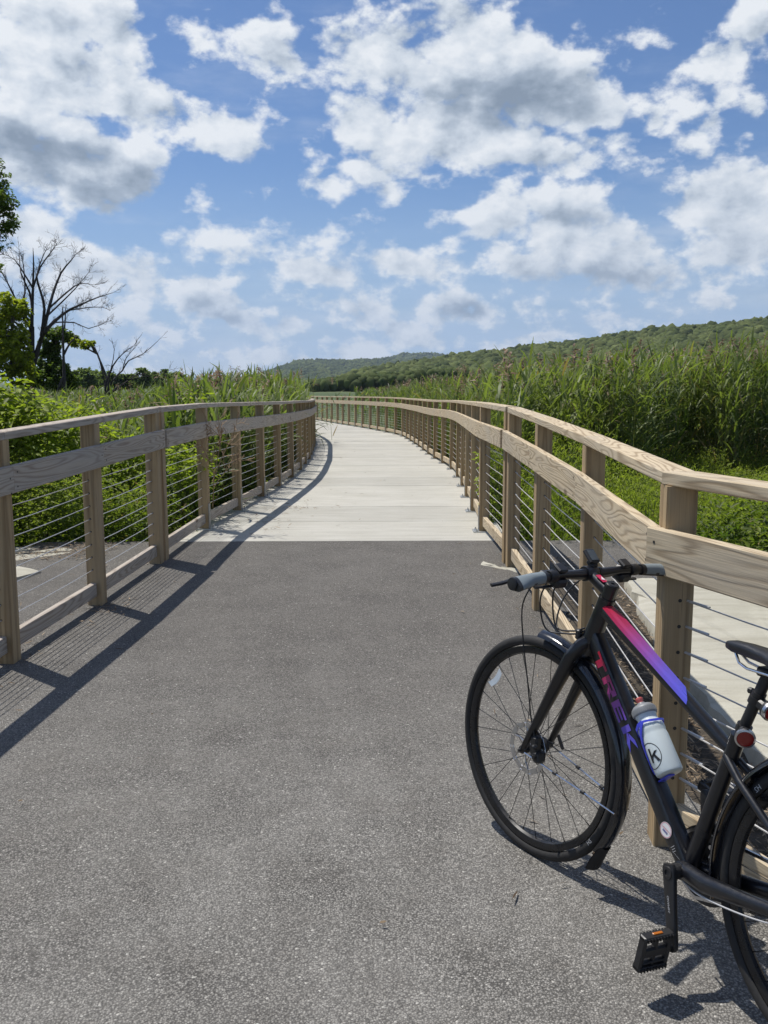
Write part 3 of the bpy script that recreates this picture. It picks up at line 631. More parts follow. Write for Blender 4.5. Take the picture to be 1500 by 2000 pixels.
# frame
def rrect(w_, h_, c_, n=3):
    out = []
    for sx, sy, a0 in ((1, 1, 0), (-1, 1, 90), (-1, -1, 180), (1, -1, 270)):
        for k in range(n): t = math.radians(a0 + 90 * k / (n - 1)); out.append((sx * (w_ / 2 - c_) + c_ * math.cos(t), sy * (h_ / 2 - c_) + c_ * math.sin(t)))
    return out
def lof(mb, pts, secs, mi=0):
    """tube in the frame plane; section width across y, height in the frame plane"""
    P = np.array(pts, float); T = np.gradient(P, axis=0); V = []; m_ = len(secs[0])
    for p, t, s in zip(P, T, secs):
        t = nrm(t); nrm_ = np.cross(t, (0, 1, 0)); nrm_ = nrm(nrm_) * (1 if nrm_[2] > 0 else -1); 
        for a_, b_ in s: V.append(p + np.array([0, a_, 0]) + nrm_ * b_)
    n = len(P); F = [(i * m_ + k, i * m_ + (k + 1) % m_, (i + 1) * m_ + (k + 1) % m_, (i + 1) * m_ + k) for i in range(n - 1) for k in range(m_)] + [tuple(range(m_ - 1, -1, -1)), tuple((n - 1) * m_ + k for k in range(m_))]
    return mb.add(V, F, None, mi)
HP = lambda t: HB + HU * t
DT0 = HP(.452); DTd = nrm(BBP - DT0); DTL = np.linalg.norm(BBP - DT0)
SA = np.array([-math.cos(STA), 0, math.sin(STA)]); CL = BBP + SA * STL; TT0 = HP(.540)
mb = MB()
tube(mb, [HP(.428), HP(.46), HP(.53), HP(.572)], [.030, .027, .0245, .0245], 18)
lof(mb, [DT0 + DTd * DTL * s_ for s_ in (0, .15, .5, .85, 1)], [rrect(.040, .054, .012), rrect(.044, .054, .012), rrect(.046, .053, .012), rrect(.050, .050, .012), rrect(.048, .040, .012)])
lof(mb, [TT0 + (CL - TT0) * s_ for s_ in (0, .15, .5, .85, 1)], [rrect(.038, .042, .013), rrect(.042, .036, .012), rrect(.040, .032, .011), rrect(.036, .028, .010), rrect(.030, .026, .010)])
tube(mb, [BBP, BBP + SA * STL, BBP + SA * (STL + .035)], [.0205, .0190, .0188], 16)
lathe(mb, [(.020, -.037), (.0225, -.035), (.0225, .035), (.020, .037)], BBP, (0, 1, 0), 22)
for sg in (1, -1):
    tube(mb, [BBP + np.array([0, .022 * sg, 0]), (-.09, .040 * sg, .272), (-.2, .050 * sg, .295), (-RX, .066 * sg, R0)], [.020, .020, .0165, .011], 12, flat=1.15)
    tube(mb, [CL + np.array([.008, .012 * sg, -.012]), CL + np.array([-.05, .026 * sg, -.05]), (-RX + .1, .056 * sg, R0 + .09), (-RX, .066 * sg, R0)], [.0105, .0105, .009, .009], 10)
    lathe(mb, [(.016, -.004), (.016, .004)], (-RX, .067 * sg, R0), (0, 1, 0), 14)
frame = part(mb, 'frame', M['frame'], smooth=.7)
# crimson to blue top tube stripe: wraps the upper left of the tube, pointed at the back
mb = MB(); n = 16; V = []; F = []; U = []; Tt = nrm(CL - TT0); Nn = np.cross(Tt, (0, 1, 0)); Nn = Nn * (1 if Nn[2] > 0 else -1)
for i in range(n):
    s_ = .02 + .64 * i / (n - 1); p = TT0 + (CL - TT0) * s_; hw = np.interp(s_, [0, .15, .5, .85], [.019, .021, .020, .018]); hh = np.interp(s_, [0, .15, .5, .85], [.021, .018, .016, .014]) + .0007; k_ = 1.0; e_ = .055 * i / (n - 1)
    kf = min(1, .25 + i / 3)
    for y_, b_, sx_ in ((-(hw - .006) * kf, hh, -.6), ((hw - .013) * k_, hh, .3), ((hw - .0035) * k_, hh - .0035 * k_, .8), ((hw + .0007), hh - .012, 1.0)): V.append(p + np.array([0, y_, 0]) + Nn * b_ + (CL - TT0) * e_ * sx_)
for i in range(n - 1):
    for k in range(3): F.append((i * 4 + k, i * 4 + k + 1, i * 4 + k + 5, i * 4 + k + 4)); U.append([(i / (n - 1), 0), (i / (n - 1), 1), ((i + 1) / (n - 1), 1), ((i + 1) / (n - 1), 0)])
mb.add(V, F, U); part(mb, 'decal', M['grad'], frame, label='gradient stripe along the top tube', smooth=False)
mb = MB(); p = TT0 + (CL - TT0) * .655; obox(mb, p + np.array([0, .0185, 0]) + Nn * .004, Tt, (0, 1, 0), Nn, .028, .0006, .005); part(mb, 'decal', M['red'], frame)
# block lettering on the down tube, reading from the head tube down: crimson to blue
G_ = {'T': [[(0, 1), (1, 1), (1, .74), (0, .74)], [(.34, .74), (.68, .74), (.62, 0), (.28, 0)]],
      'R': [[(0, 1), (1, 1), (1, .78), (0, .78)], [(0, .78), (.3, .78), (.24, 0), (-.06, 0)], [(.72, .78), (1, .78), (.96, .42), (.68, .42)], [(.3, .6), (.7, .6), (.68, .42), (.28, .42)], [(.42, .42), (.72, .42), (1.0, 0), (.66, 0)]],
      'E': [[(0, 1), (.98, 1), (.97, .78), (0, .78)], [(0, .78), (.3, .78), (.24, .22), (-.04, .22)], [(.29, .61), (.88, .61), (.87, .41), (.27, .41)], [(-.04, .22), (.9, .22), (.88, 0), (-.06, 0)]],
      'K': [[(0, 1), (.3, 1), (.24, 0), (-.06, 0)], [(.31, .58), (.74, 1), (1.12, 1), (.58, .5)], [(.29, .50), (.58, .5), (1.08, 0), (.66, 0), (.28, .36)]]}
mb = MB(); tx = DTd; ty = np.cross((0, 1, 0), DTd); ty = ty * (1 if ty[2] > 0 else -1); s0 = .065; LW = .068; LH = .034
for k, ch in enumerate('TREK'):
    for poly in G_[ch]:
        P = []; U = []
        for (a_, b_) in poly:
            s_ = s0 + k * (LW + .006) + a_ * LW * (.92); q = DT0 + tx * s_ + ty * ((b_ - .5) * LH) ; wv = np.interp(s_ / DTL, [0, .15, .5, .85, 1], [.020, .022, .023, .025, .024]) + .0008
            P.append(q + np.array([0, wv, 0])); U.append(((s_ - s0) / (4 * LW + .02), 0))
        mb.add(P, [tuple(range(len(P)))], [U])
part(mb, 'lettering', M['grad'], frame, smooth=False, label='block letters TREK down the down tube')
mb = MB(); c_ = DT0 + tx * (DTL - .100) + np.array([0, .0262, 0])
def disc(mb, c, ex, ey, r0_, r1_, mi, off): 
    V = []; n = 28; c = np.array(c) + np.array([0, off, 0])
    for r_ in (r0_, r1_): V += [c + ex * r_ * math.cos(2 * PI * k / n) + ey * r_ * math.sin(2 * PI * k / n) for k in range(n)]
    mb.add(V, [(k, (k + 1) % n, n + (k + 1) % n, n + k) for k in range(n)] if r0_ > 0 else [tuple(n + k for k in range(n))], None, mi)
disc(mb, c_, tx, ty, 0, .0205, 0, 0); disc(mb, c_, tx, ty, .0182, .0192, 1, .0004)
ex_, ey_ = tx, ty
ex_ = nrm(tx * .64 + ty * -.0 + np.array([-.0, 0, 0])); ex_ = nrm(np.array([-.93, 0, -.36])); ey_ = np.array([-.36, 0, .93]) * 1.0
flat_text(mb, "LANDRY'S", c_ + np.array([0, .0005, 0]) + ey_ * .002, ex_, ey_, .0068, 1); obox(mb, c_ + np.array([0, .0004, 0]) - ey_ * .0048, ex_, (0, 1, 0), ey_, .018, .0003, .0048, 0, 2); flat_text(mb, 'BICYCLES', c_ + np.array([0, .0009, 0]) - ey_ * .0048, ex_, ey_, .0038, 0)
part(mb, 'sticker', [M['white'], M['red'], M['navy']], frame, smooth=False, label='round white dealer sticker with small red and blue print')
mb = MB()
for q, s_ in ((0, .058), (1, .052), (2, .046)): obox(mb, DT0 + tx * (DTL - s_) + np.array([0, .0258, 0]), ty, (0, 1, 0), tx, .014 - .002 * q, .0003, .0012)
flat_text(mb, 'MADE IN TAIWAN', DT0 + tx * (DTL - .036) + np.array([0, .0260, 0]), -ty * -1 if False else nrm(np.array([-.93, 0, -.36])), np.array([-.36, 0, .93]), .0034); part(mb, 'small_print', M['silverprint'], frame, smooth=False)
# head badge area, collar, seat post, saddle
mb = MB(); tube(mb, [BBP + SA * (STL + .028), BBP + SA * (STL + .048)], .0205, 16); obox(mb, BBP + SA * (STL + .038) + np.array([-.022, 0, 0]), (1, 0, 0), (0, 1, 0), (0, 0, 1), .014, .022, .014, .002); part(mb, 'seat_collar', M['frame'])
SPd = nrm(np.array([-.157, 0, .806]) - (BBP + SA * STL)); SP0 = BBP + SA * STL; SPL = np.linalg.norm(np.array([-.157, 0, .806]) - SP0)
mb = MB(); tube(mb, [SP0, SP0 + SPd * (SPL - .02), SP0 + SPd * SPL], [.0138, .0138, .012], 16); obox(mb, SP0 + SPd * (SPL + .004), (1, 0, 0), (0, 1, 0), (0, 0, 1), .045, .04, .022, .005); part(mb, 'seat_post', M['plastic'])
mb = MB(); XS = [-.030, -.036, -.055, -.10, -.16, -.21, -.26, -.295, -.31]; HW = [.006, .014, .019, .023, .035, .058, .075, .066, .04]; ZT = [.847, .855, .860, .863, .862, .863, .871, .875, .871]; TH = [.006, .020, .030, .034, .034, .040, .046, .034, .014]
V = []; m_ = 20
for x_, hw, zt, th in zip(XS, HW, ZT, TH):
    for k in range(m_):
        t = 2 * PI * k / m_; c1, s1 = math.cos(t), math.sin(t); yy = hw * math.copysign(abs(c1) ** .75, c1); zz = (th * .42) * math.copysign(abs(s1) ** .7, s1) 
        if s1 < 0: zz *= 1.35 if abs(c1) > .5 else .5
        V.append((x_, yy, zt - th * .42 + zz - (.006 * (yy / .075) ** 2 if s1 > 0 else 0)))
F = [(i * m_ + k, i * m_ + (k + 1) % m_, (i + 1) * m_ + (k + 1) % m_, (i + 1) * m_ + k) for i in range(len(XS) - 1) for k in range(m_)] + [tuple(range(m_ - 1, -1, -1)), tuple((len(XS) - 1) * m_ + k for k in range(m_))]
sad = part(mb.add(V, F), 'saddle', M['saddle'], smooth=True)
for sg in (1, -1):
    mb = MB(); tube(mb, [(-.060, .006 * sg, .836), (-.085, .016 * sg, .814), (-.115, .022 * sg, .808), (-.20, .022 * sg, .810), (-.25, .03 * sg, .838)], .0036, 8); part(mb, 'saddle_rail', M['rod'], sad)
# rear lights on the post
def lamp(s_, ax, off, label):
    mb = MB(); c = SP0 + SPd * s_; ax = nrm(ax)
    tube(mb, [c - SPd * .009, c + SPd * .009], .0185, 16); obox(mb, c + ax * .024, ax, np.cross(ax, SPd), SPd, .026, .026, .024, .005); lathe(mb, [(.012, .030), (.021, .036), (.0225, .040), (.0225, .047)], c, ax, 22)
    l_ = part(mb, 'rear_light', M['plastic'], label=label)
    mb = MB(); lathe(mb, [(.0232, .044), (.0236, .0465), (.0236, .052), (.0195, .0535), (.0195, .050)], c, ax, 24); part(mb, 'lens_ring', M['alloy'], l_)
    mb = MB(); lathe(mb, [(.0195, .050), (.0193, .0525), (.013, .0548), (.004, .0556)], c, ax, 24); part(mb, 'lens', M['redlens'], l_)
lamp(.070, (-.72, .66, -.22), 0, 'round red rear light with silver ring low on the seat post')
lamp(.150, (-.97, .10, -.25), 0, 'red rear light higher on the seat post')
mb = MB(); c = SP0 + SPd * .165; tube(mb, [c - SPd * .006, c + SPd * .006], .0165, 14); obox(mb, c + np.array([.02, .004, .004]), (1, 0, 0), (0, 1, 0), (0, 0, 1), .016, .012, .014, .003); part(mb, 'light_clamp', M['plastic'])
# stem, bar, grips
mb = MB(); tube(mb, [(-.006, 0, TT - .024), (.03, 0, TT - .020), (STEMF, 0, TT - .012)], [.0195, .0165, .0165], 16); tube(mb, [(0, 0, TT - .040), (0, 0, TT)], .0205, 18); lathe(mb, [(.0215, -.022), (.0225, -.020), (.0225, .020), (.0215, .022)], (STEMF, 0, TT - .012), (0, 1, 0), 20)
stem = part(mb, 'stem', M['frame'], fn=fS)
mb = MB(); lathe(mb, [(.0195, TT), (.0195, TT + .004), (.017, TT + .007), (.006, TT + .007), (.0055, TT + .003)], (0, 0, 0), (0, 0, 1), 22); part(mb, 'stem_cap', M['plastic'], stem, fS)
mb = MB(); obox(mb, (.040, .004, TT + .0005), (.99, 0, .10), (0, 1, 0), (-.1, 0, .99), .034, .018, .0012, 0); mb.add([(.030, -.002, TT + .0014), (.048, .000, TT + .0032), (.034, .010, TT + .0018)], [(0, 1, 2)], None, 1); part(mb, 'decal', [M['red'], M['white']], stem, fS, smooth=False)
mb = MB(); tube(mb, [(0, 0, .574), (0, 0, TT - .042)], .0195, 18); part(mb, 'headset_spacer', M['plastic'], fn=fS)
def barp(y_): a = abs(y_); return np.array([STEMF - SWEEP * (a / .31) ** 1.3, y_, TT - .012 + .010 * min(1, max(0, (a - .05) / .08))])
mb = MB(); YS = [-.318, -.25, -.18, -.12, -.08, -.05, -.03, .03, .05, .08, .12, .18, .25, .318]; tube(mb, [barp(y_) for y_ in YS], [.0112, .0112, .0112, .0125, .0142, .0158, .0159, .0159, .0158, .0142, .0125, .0112, .0112, .0112], 14)
bar = part(mb, 'handlebar', M['frame'], fn=fS)
for sg in (1, -1):
    mb = MB(); V = []; F = []; st = np.linspace(.192, .326, 12); m_ = 18
    for i, s_ in enumerate(st):
        p = barp(s_ * sg); f_ = i / 11; wing = max(0, (f_ - .45) / .55)
        for k in range(m_):
            t = 2 * PI * k / m_; rx = .0165 + .002 * math.sin(PI * f_); x_ = math.cos(t) * (rx + (.020 * wing if math.cos(t) < 0 else .001)); z_ = math.sin(t) * (rx * (1 - .25 * wing * max(0, -math.cos(t)))); V.append(p + np.array([x_, 0, z_]))
    F = [(i * m_ + k, i * m_ + (k + 1) % m_, (i + 1) * m_ + (k + 1) % m_, (i + 1) * m_ + k) for i in range(11) for k in range(m_)] + [tuple(range(m_ - 1, -1, -1)), tuple(11 * m_ + k for k in range(m_))]
    b0 = len(mb.F); mb.add(V, F)
    for fi in range(11 * m_): 
        k = fi % m_; i = fi // m_; mb.MI[fi] = 1 if (k + .5) * 360 / m_ > 15 and (k + .5) * 360 / m_ < 205 - 30 * (i % 4 == 0) and 0 < i < 10 else 0
    gr = part(mb, 'grip', [M['plastic'], M['grip']], bar, fS, smooth=.9)
    mb = MB(); e_ = barp(.326 * sg); lathe(mb, [(.0175, -.004), (.0185, 0), (.0175, .004), (.008, .0055)], e_, (0, sg, 0), 18); part(mb, 'bar_end_plug', M['plastic'], bar, fS)
    mb = MB(); c = barp(.165 * sg); lathe(mb, [(.0165, -.014), (.0175, -.012), (.0175, .012), (.0165, .014)], c, (0, 1, 0), 16)
    obox(mb, c + np.array([.022, -.01 * sg, -.010]), (1, 0, -.2), (0, 1, 0), (.2, 0, 1), .035, .055, .024, .006); obox(mb, c + np.array([.005, -.035 * sg, -.022]), (1, 0, 0), (0, 1, 0), (0, 0, 1), .045, .05, .026, .007); obox(mb, c + np.array([.01, -.035 * sg, .018]), (1, 0, .2), (0, 1, 0), (-.2, 0, 1), .035, .034, .012, .004)
    br = part(mb, 'brake_and_shifter', M['plastic'], bar, fS, smooth=.5)
    mb = MB(); tube(mb, [c + np.array([.034, -.005 * sg, -.016]), c + np.array([.052, .02 * sg, -.024]), c + np.array([.050, .08 * sg, -.032]), c + np.array([.046, .135 * sg, -.040]), c + np.array([.050, .165 * sg, -.046])], [.008, .0075, .0068, .0072, .0068], 8, flat=.7); part(mb, 'brake_lever', M['plastic'], bar, fS)
    mb = MB(); tube(mb, [c + np.array([.0, -.03 * sg, -.032]), c + np.array([.010, .01 * sg, -.040]), c + np.array([.012, .04 * sg, -.040])], [.006, .0055, .0075], 8, flat=.5); part(mb, 'shift_lever', M['plastic'], bar, fS)
mb = MB(); obox(mb, (STEMF + .024, -.012, TT + .030), (.9, 0, .42), (0, 1, 0), (-.42, 0, .9), .050, .040, .012, .004); obox(mb, (STEMF + .012, -.012, TT + .012), (.9, 0, .42), (0, 1, 0), (-.42, 0, .9), .030, .024, .020, .004); tube(mb, [barp(-.028), barp(-.04)], .0185, 14)
cmp_ = part(mb, 'bike_computer', M['plastic'], fn=fS); mb = MB(); obox(mb, (STEMF + .0215, -.012, TT + .0365), (.9, 0, .42), (0, 1, 0), (-.42, 0, .9), .036, .030, .0012); part(mb, 'screen', M['screen'], cmp_, fS)
def cable(pts, name='cable', fn=fS, r=.0026, m_='plastic'):
    P = np.array(pts, float); n = len(P); Q = []
    for i in range(n - 1):
        p0, p1, p2, p3 = P[max(i - 1, 0)], P[i], P[i + 1], P[min(i + 2, n - 1)]
        for s_ in np.linspace(0, 1, 7)[:-1]: Q.append(.5 * ((2 * p1) + (-p0 + p2) * s_ + (2 * p0 - 5 * p1 + 4 * p2 - p3) * s_ ** 2 + (-p0 + 3 * p1 - 3 * p2 + p3) * s_ ** 3))
    Q.append(P[-1]); part(tube(MB(), Q, r, 6), name, M[m_], fn=fn, smooth=True)
cable([barp(.13) + (.03, 0, -.012), (.155, .085, .545), (.175, .065, .46), (.135, .045, .385), (.06, .035, .415), (.02, .026, .44)])
cable([barp(.10) + (.03, 0, -.012), (.150, .050, .56), (.160, .035, .48), (.11, .030, .40), (.05, .022, .42), (.02, .018, .45)])
cable([barp(-.12) + (.03, 0, -.012), (.150, -.060, .55), (.165, -.02, .47), (.12, .02, .40), (.05, .026, .43), (.02, .022, .46)])
cable([barp(.12) + (.035, 0, -.010), (.165, .115, .55), (.200, .105, .44), (.165, .09, .33), (.105, .078, .22), (.055, .066, .12), (.02, .060, .07)], m_='plastic', r=.0024)
mb = MB(); obox(mb, (.03, .024, .432), (.3, 0, 1), (0, 1, 0), (1, 0, -.3), .028, .018, .016, .003); part(mb, 'cable_guide', M['plastic'], fn=fS)
# cranks and drivetrain
CD = np.array([math.sin(CRA), 0, -math.cos(CRA)])
def crank(sg, label):
    y_ = .066 * sg; d = CD * sg; q = np.cross(d, (0, 1, 0)); mb = MB(); P = []; A = []; B = []
    secs = [(-.020, .014), (-.011, .019), (.02, .019), (.06, .0165), (.13, .0150), (.165, .0145), (.178, .012), (.184, .006)]
    V = []; 
    for s_, hw in secs:
        yo = y_ + sg * .010 * min(1, max(0, s_) / .17)
        for a_, b_ in rrect(hw * 2, .014, .004): V.append(BBP + d * s_ + q * a_ + np.array([0, yo + b_, 0]))
    m_ = 12; n = len(secs); mb.add(V, [(i * m_ + k, i * m_ + (k + 1) % m_, (i + 1) * m_ + (k + 1) % m_, (i + 1) * m_ + k) for i in range(n - 1) for k in range(m_)] + [tuple(range(m_ - 1, -1, -1)), tuple((n - 1) * m_ + k for k in range(m_))])
    lathe(mb, [(.019, sg * .036), (.020, sg * .050), (.016, sg * .073), (.015, sg * .076), (.008, sg * .076), (.008, sg * .071)], BBP, (0, 1, 0), 20)
    lathe(mb, [(.009, 0), (.009, .012), (.006, .012)], BBP + d * .17 + np.array([0, y_ + sg * .003, 0]), (0, sg, 0), 12)
    if sg > 0: 
        ey = q if q[0] < 0 else q; flat_text(mb, 'SHIMANO', BBP + d * .075 + np.array([0, y_ + .0125, 0]), -d, -q if np.cross(-d, -q)[1] > 0 else q, .0095, 1)
    c = part(mb, 'crank_arm', [M['plastic'], M['silverprint']], label=label, smooth=.6)
    return BBP + d * .17 + np.array([0, y_ + sg * .012, 0]), c
def pedal(pos, sg, ang, label):
    ey = np.array([0, 1., 0]) * sg; a1 = np.array([math.cos(ang), 0, math.sin(ang)]); a2 = np.array([-math.sin(ang), 0, math.cos(ang)]); mb = MB(); c = pos + ey * .060
    tube(mb, [pos, pos + ey * .105], .008, 10); L_, W_ = .094, .092
    for s_ in (-1, 1):
        obox(mb, c + a1 * s_ * (L_ / 2 - .006), ey, a1, a2, W_, .012, .026, .003)
        obox(mb, c + ey * s_ * (W_ / 2 - .006) , a1, ey, a2, L_ - .003, .012, .022, .003)
    obox(mb, c, ey, a1, a2, W_ - .02, .026, .018, .004); obox(mb, c + a1 * .02, a1, ey, a2, .04, .008, .016, .002); obox(mb, c - a1 * .02, a1, ey, a2, .04, .008, .016, .002)
    obox(mb, c - a1 * .026, ey, a1, a2, W_ - .02, .006, .020, .002)
    for k in range(9):
        for s_ in (-1, 1): obox(mb, c + ey * (k - 4) * .0095 + a1 * s_ * (L_ / 2 - .006), a1, ey, a2, .009, .003, .031)
    p_ = part(mb, 'pedal', M['plastic'], label=label, smooth=.5)
    for s_ in (-1, 1): mb = MB(); obox(mb, c + a1 * s_ * (L_ / 2 + .001), ey, a1, a2, .030, .003, .008, .001); part(mb, 'reflector', M['amber'], p_)
pl, _ = crank(1, 'left crank arm hanging down'); pedal(pl, 1, math.radians(98), None)
pr_, _ = crank(-1, 'right crank arm pointing up'); pedal(pr_, -1, math.radians(12), None)
mb = MB(); n = 44; V = []; F = []
for k in range(n * 2):
    t = PI * k / n; r_ = .091 if k % 2 else .087
    for rr in (.068, r_):
        for y_ in (-.049, -.0455): V.append(BBP + np.array([math.cos(t) * rr, y_, math.sin(t) * rr]))
for k in range(2 * n): a_, b_ = k * 4, ((k + 1) % (2 * n)) * 4; F += [(a_ + 1, b_ + 1, b_ + 3, a_ + 3), (a_, a_ + 2, b_ + 2, b_), (a_ + 2, a_ + 3, b_ + 3, b_ + 2), (a_, b_, b_ + 1, a_ + 1)]
mb.add(V, F)
for k in range(4): t = PI / 4 + PI / 2 * k; d = np.array([math.cos(t), 0, math.sin(t)]); obox(mb, BBP + d * .046 + np.array([0, -.0475, 0]), d, (0, 1, 0), np.cross(d, (0, 1, 0)), .052, .005, .014, .001)
lathe(mb, [(.098, -.056), (.099, -.054), (.099, -.053), (.072, -.0525), (.072, -.0545)], BBP, (0, 1, 0), 40)
part(mb, 'chainring', M['plastic'], smooth=.5)
mb = MB(); Cc = [(R_ * math.cos(t) + c0, -.0475, R_ * math.sin(t) + z0_) for (R_, c0, z0_, t0, t1) in ((.089, 0, BBP[2], -1.45, 1.55), (.035, -RX, R0, 1.6, 4.5)) for t in np.linspace(t0, t1, 22)]
sweep(mb, [np.array(p) for p in Cc], [nrm(np.cross(nrm(np.array(Cc[(i + 1) % len(Cc)]) - np.array(Cc[i - 1])), (0, 1, 0))) for i in range(len(Cc))], [np.array([0, 1., 0])] * len(Cc), [(-.004, -.0035), (.004, -.0035), (.004, .0035), (-.004, .0035)], closed_path=True); part(mb, 'chain', M['alloy'])
mb = MB()
for k, r_ in enumerate((.028, .032, .037, .042, .048, .055, .062)): lathe(mb, [(r_, -.052 + k * .0043), (r_, -.050 + k * .0043)], (-RX, 0, R0), (0, 1, 0), 28)
part(mb, 'cassette', M['alloy'], smooth=.5)
mb = MB(); obox(mb, (-RX - .005, -.062, R0 - .045), (0, 0, 1), (0, 1, 0), (1, 0, 0), .07, .02, .03, .005); obox(mb, (-RX + .015, -.052, R0 - .105), (.25, 0, 1), (0, 1, 0), (1, 0, -.25), .085, .006, .03, .002); lathe(mb, [(.02, -.055), (.02, -.049)], (-RX + .006, 0, R0 - .14), (0, 1, 0), 16); part(mb, 'rear_derailleur', M['plastic'])
mb = MB(); q = BBP + SA * .115; tube(mb, [q - SA * .008, q + SA * .008], .0205, 16); obox(mb, q + np.array([-.018, -.030, .004]), (1, 0, 0), (0, 1, 0), (0, 0, 1), .032, .024, .028, .005); obox(mb, q + np.array([-.030, -.046, -.012]), (.96, 0, .28), (0, 1, 0), (-.28, 0, .96), .075, .003, .022, .001, mi=1); obox(mb, q + np.array([-.030, -.056, -.012]), (.96, 0, .28), (0, 1, 0), (-.28, 0, .96), .075, .003, .026, .001, mi=1); tube(mb, [q + (-.02, -.025, .0), q + (-.035, -.0, -.03), q + (-.03, .004, -.055)], .0022, 6, mi=1); lathe(mb, [(.006, 0), (.006, .006)], q + (-.032, .0, -.028), (0, 1, 0), 8, mi=1)
part(mb, 'front_derailleur', [M['plastic'], M['alloy']], smooth=.5)
cable([(.05, .012, .245), (-.02, .03, .238), (-.10, .05, .245), (-.25, .06, .275), (-.42, .068, .33)], fn=fB, r=.0024, m_='silverprint')
# rear brake caliper on the left stay
mb = MB(); obox(mb, (-RX + .045, .055, R0 + .035), (.8, 0, .6), (0, 1, 0), (-.6, 0, .8), .06, .026, .032, .006); part(mb, 'brake_caliper', M['plastic'])
# bottle cage
BD = -DTd; BN = ty; S0 = .220
def bp(th, s_, r_): """point on the bottle: th from the down tube side (0) to the left (90)"""; return BBP + BD * s_ + BN * .066 + (-BN * math.cos(th) + np.array([0, 1, 0]) * math.sin(th)) * r_
mb = MB(); obox(mb, BBP + BD * .29 + BN * .0255, BD, (0, 1, 0), BN, .13, .018, .006, .002); lathe(mb, [(.0055, 0), (.0055, .004)], BBP + BD * .25 + BN * .0285, BN, 8); obox(mb, BBP + BD * .2165 + BN * .048, BN, (0, 1, 0), BD, .045, .022, .004, .001)
for sg in (1, -1):
    def strap(pts, wd):
        P = [np.array(bp(math.radians(a_) * sg, s_, .0385)) for a_, s_ in pts]; n = len(P); T = [nrm(P[min(i + 1, n - 1)] - P[max(i - 1, 0)]) for i in range(n)]; Rr = [nrm(-BN * math.cos(math.radians(a_) * sg) + np.array([0, 1, 0]) * math.sin(math.radians(a_) * sg)) for a_, s_ in pts]
        sweep(mb, P, [np.cross(T[i], Rr[i]) for i in range(n)], Rr, [(-wd, -.001), (wd, -.001), (wd, .0018), (-wd, .0018)])
    strap([(5, .335), (30, .342), (60, .350), (90, .357), (112, .360)], .0045)
    strap([(112, .360), (100, .350), (82, .332), (66, .308), (52, .280), (38, .250), (22, .236)], .0042)
    strap([(112, .360), (130, .358), (150, .356), (179, .355)], .0028)
part(mb, 'bottle_cage', M['cagesh'], smooth=.5)
# the bottle itself rests in the cage: a thing of its own
bo = thing('water_bottle', tuple(fB([bp(0, S0, 0)])[0]), 'milky plastic water bottle with grey cap held in the blue cage', 'bottle')
BC = np.array(bp(0, S0, 0)); r1 = .0362
def bpart(mb, name, m_, parent=bo, smooth=.7):
    return mb.build(name, m_, parent, smooth=smooth, fn=fB, base=bo.location)
mb = MB(); lathe(mb, [(.006, 0), (.030, .0), (.0345, .003), (r1, .009), (r1, .10), (.0352, .106), (.0350, .112), (.0362, .118), (.0362, .124), (.0335, .136), (.0272, .148), (.0262, .154), (.0290, .161), (.0295, .166)], BC, BD, 40); body = bpart(mb, 'bottle_body', M['bottle'])
mb = MB(); prof = [(.0318, .163), (.0328, .165), (.0328, .180), (.0315, .183), (.0245, .190), (.012, .194), (.0105, .198)]; lathe(mb, prof, BC, BD, 40)
for k in range(36): t = 2 * PI * k / 36; e = BN * math.cos(t) + np.array([0, 1, 0]) * math.sin(t); obox(mb, BC + BD * .1725 + e * .0331, BD, np.cross(BD, e), e, .012, .0025, .0016)
bpart(mb, 'screw_cap', M['bcap']); mb = MB(); lathe(mb, [(.0085, .196), (.0085, .203), (.0105, .206), (.0105, .211), (.008, .213)], BC, BD, 18); bpart(mb, 'spout', M['spout'])
def onb(th, s_, o_=.0004): return BBP + BD * (S0 + s_) + BN * .066 + (-BN * math.cos(th) + np.array([0, 1, 0]) * math.sin(th)) * (r1 + o_)
mb = MB(); th0, sc0, rr = math.radians(86), .052, .030; n = 48; V = []
for r_ in (rr - .0009, rr + .0009): V += [onb(th0 + r_ * math.cos(2 * PI * k / n) / r1, sc0 + r_ * 1.12 * math.sin(2 * PI * k / n)) for k in range(n)]
mb.add(V, [(k, (k + 1) % n, n + (k + 1) % n, n + k) for k in range(n)])
def kpoly(P, tilt=math.radians(-4)):
    out = []
    for a_, b_ in P: a2 = a_ * math.cos(tilt) - b_ * math.sin(tilt); b2 = a_ * math.sin(tilt) + b_ * math.cos(tilt); out.append(onb(th0 + math.radians(16) + a2 * 1.3 / r1, sc0 - .002 + b2 * 1.3, .0014))
    mb.add(out, [tuple(range(len(out)))])
kpoly([(-.0095, .016), (-.0045, .016), (-.0045, -.013), (-.0095, -.013)]); kpoly([(-.0045, .001), (.004, .0085), (.0105, .0085), (.0005, -.0005), (-.0045, -.005)]); kpoly([(-.001, .0005), (.0025, .003), (.0115, -.013), (.0055, -.013)])
bpart(mb, 'printed_logo', M['inkblk'], body, smooth=False)

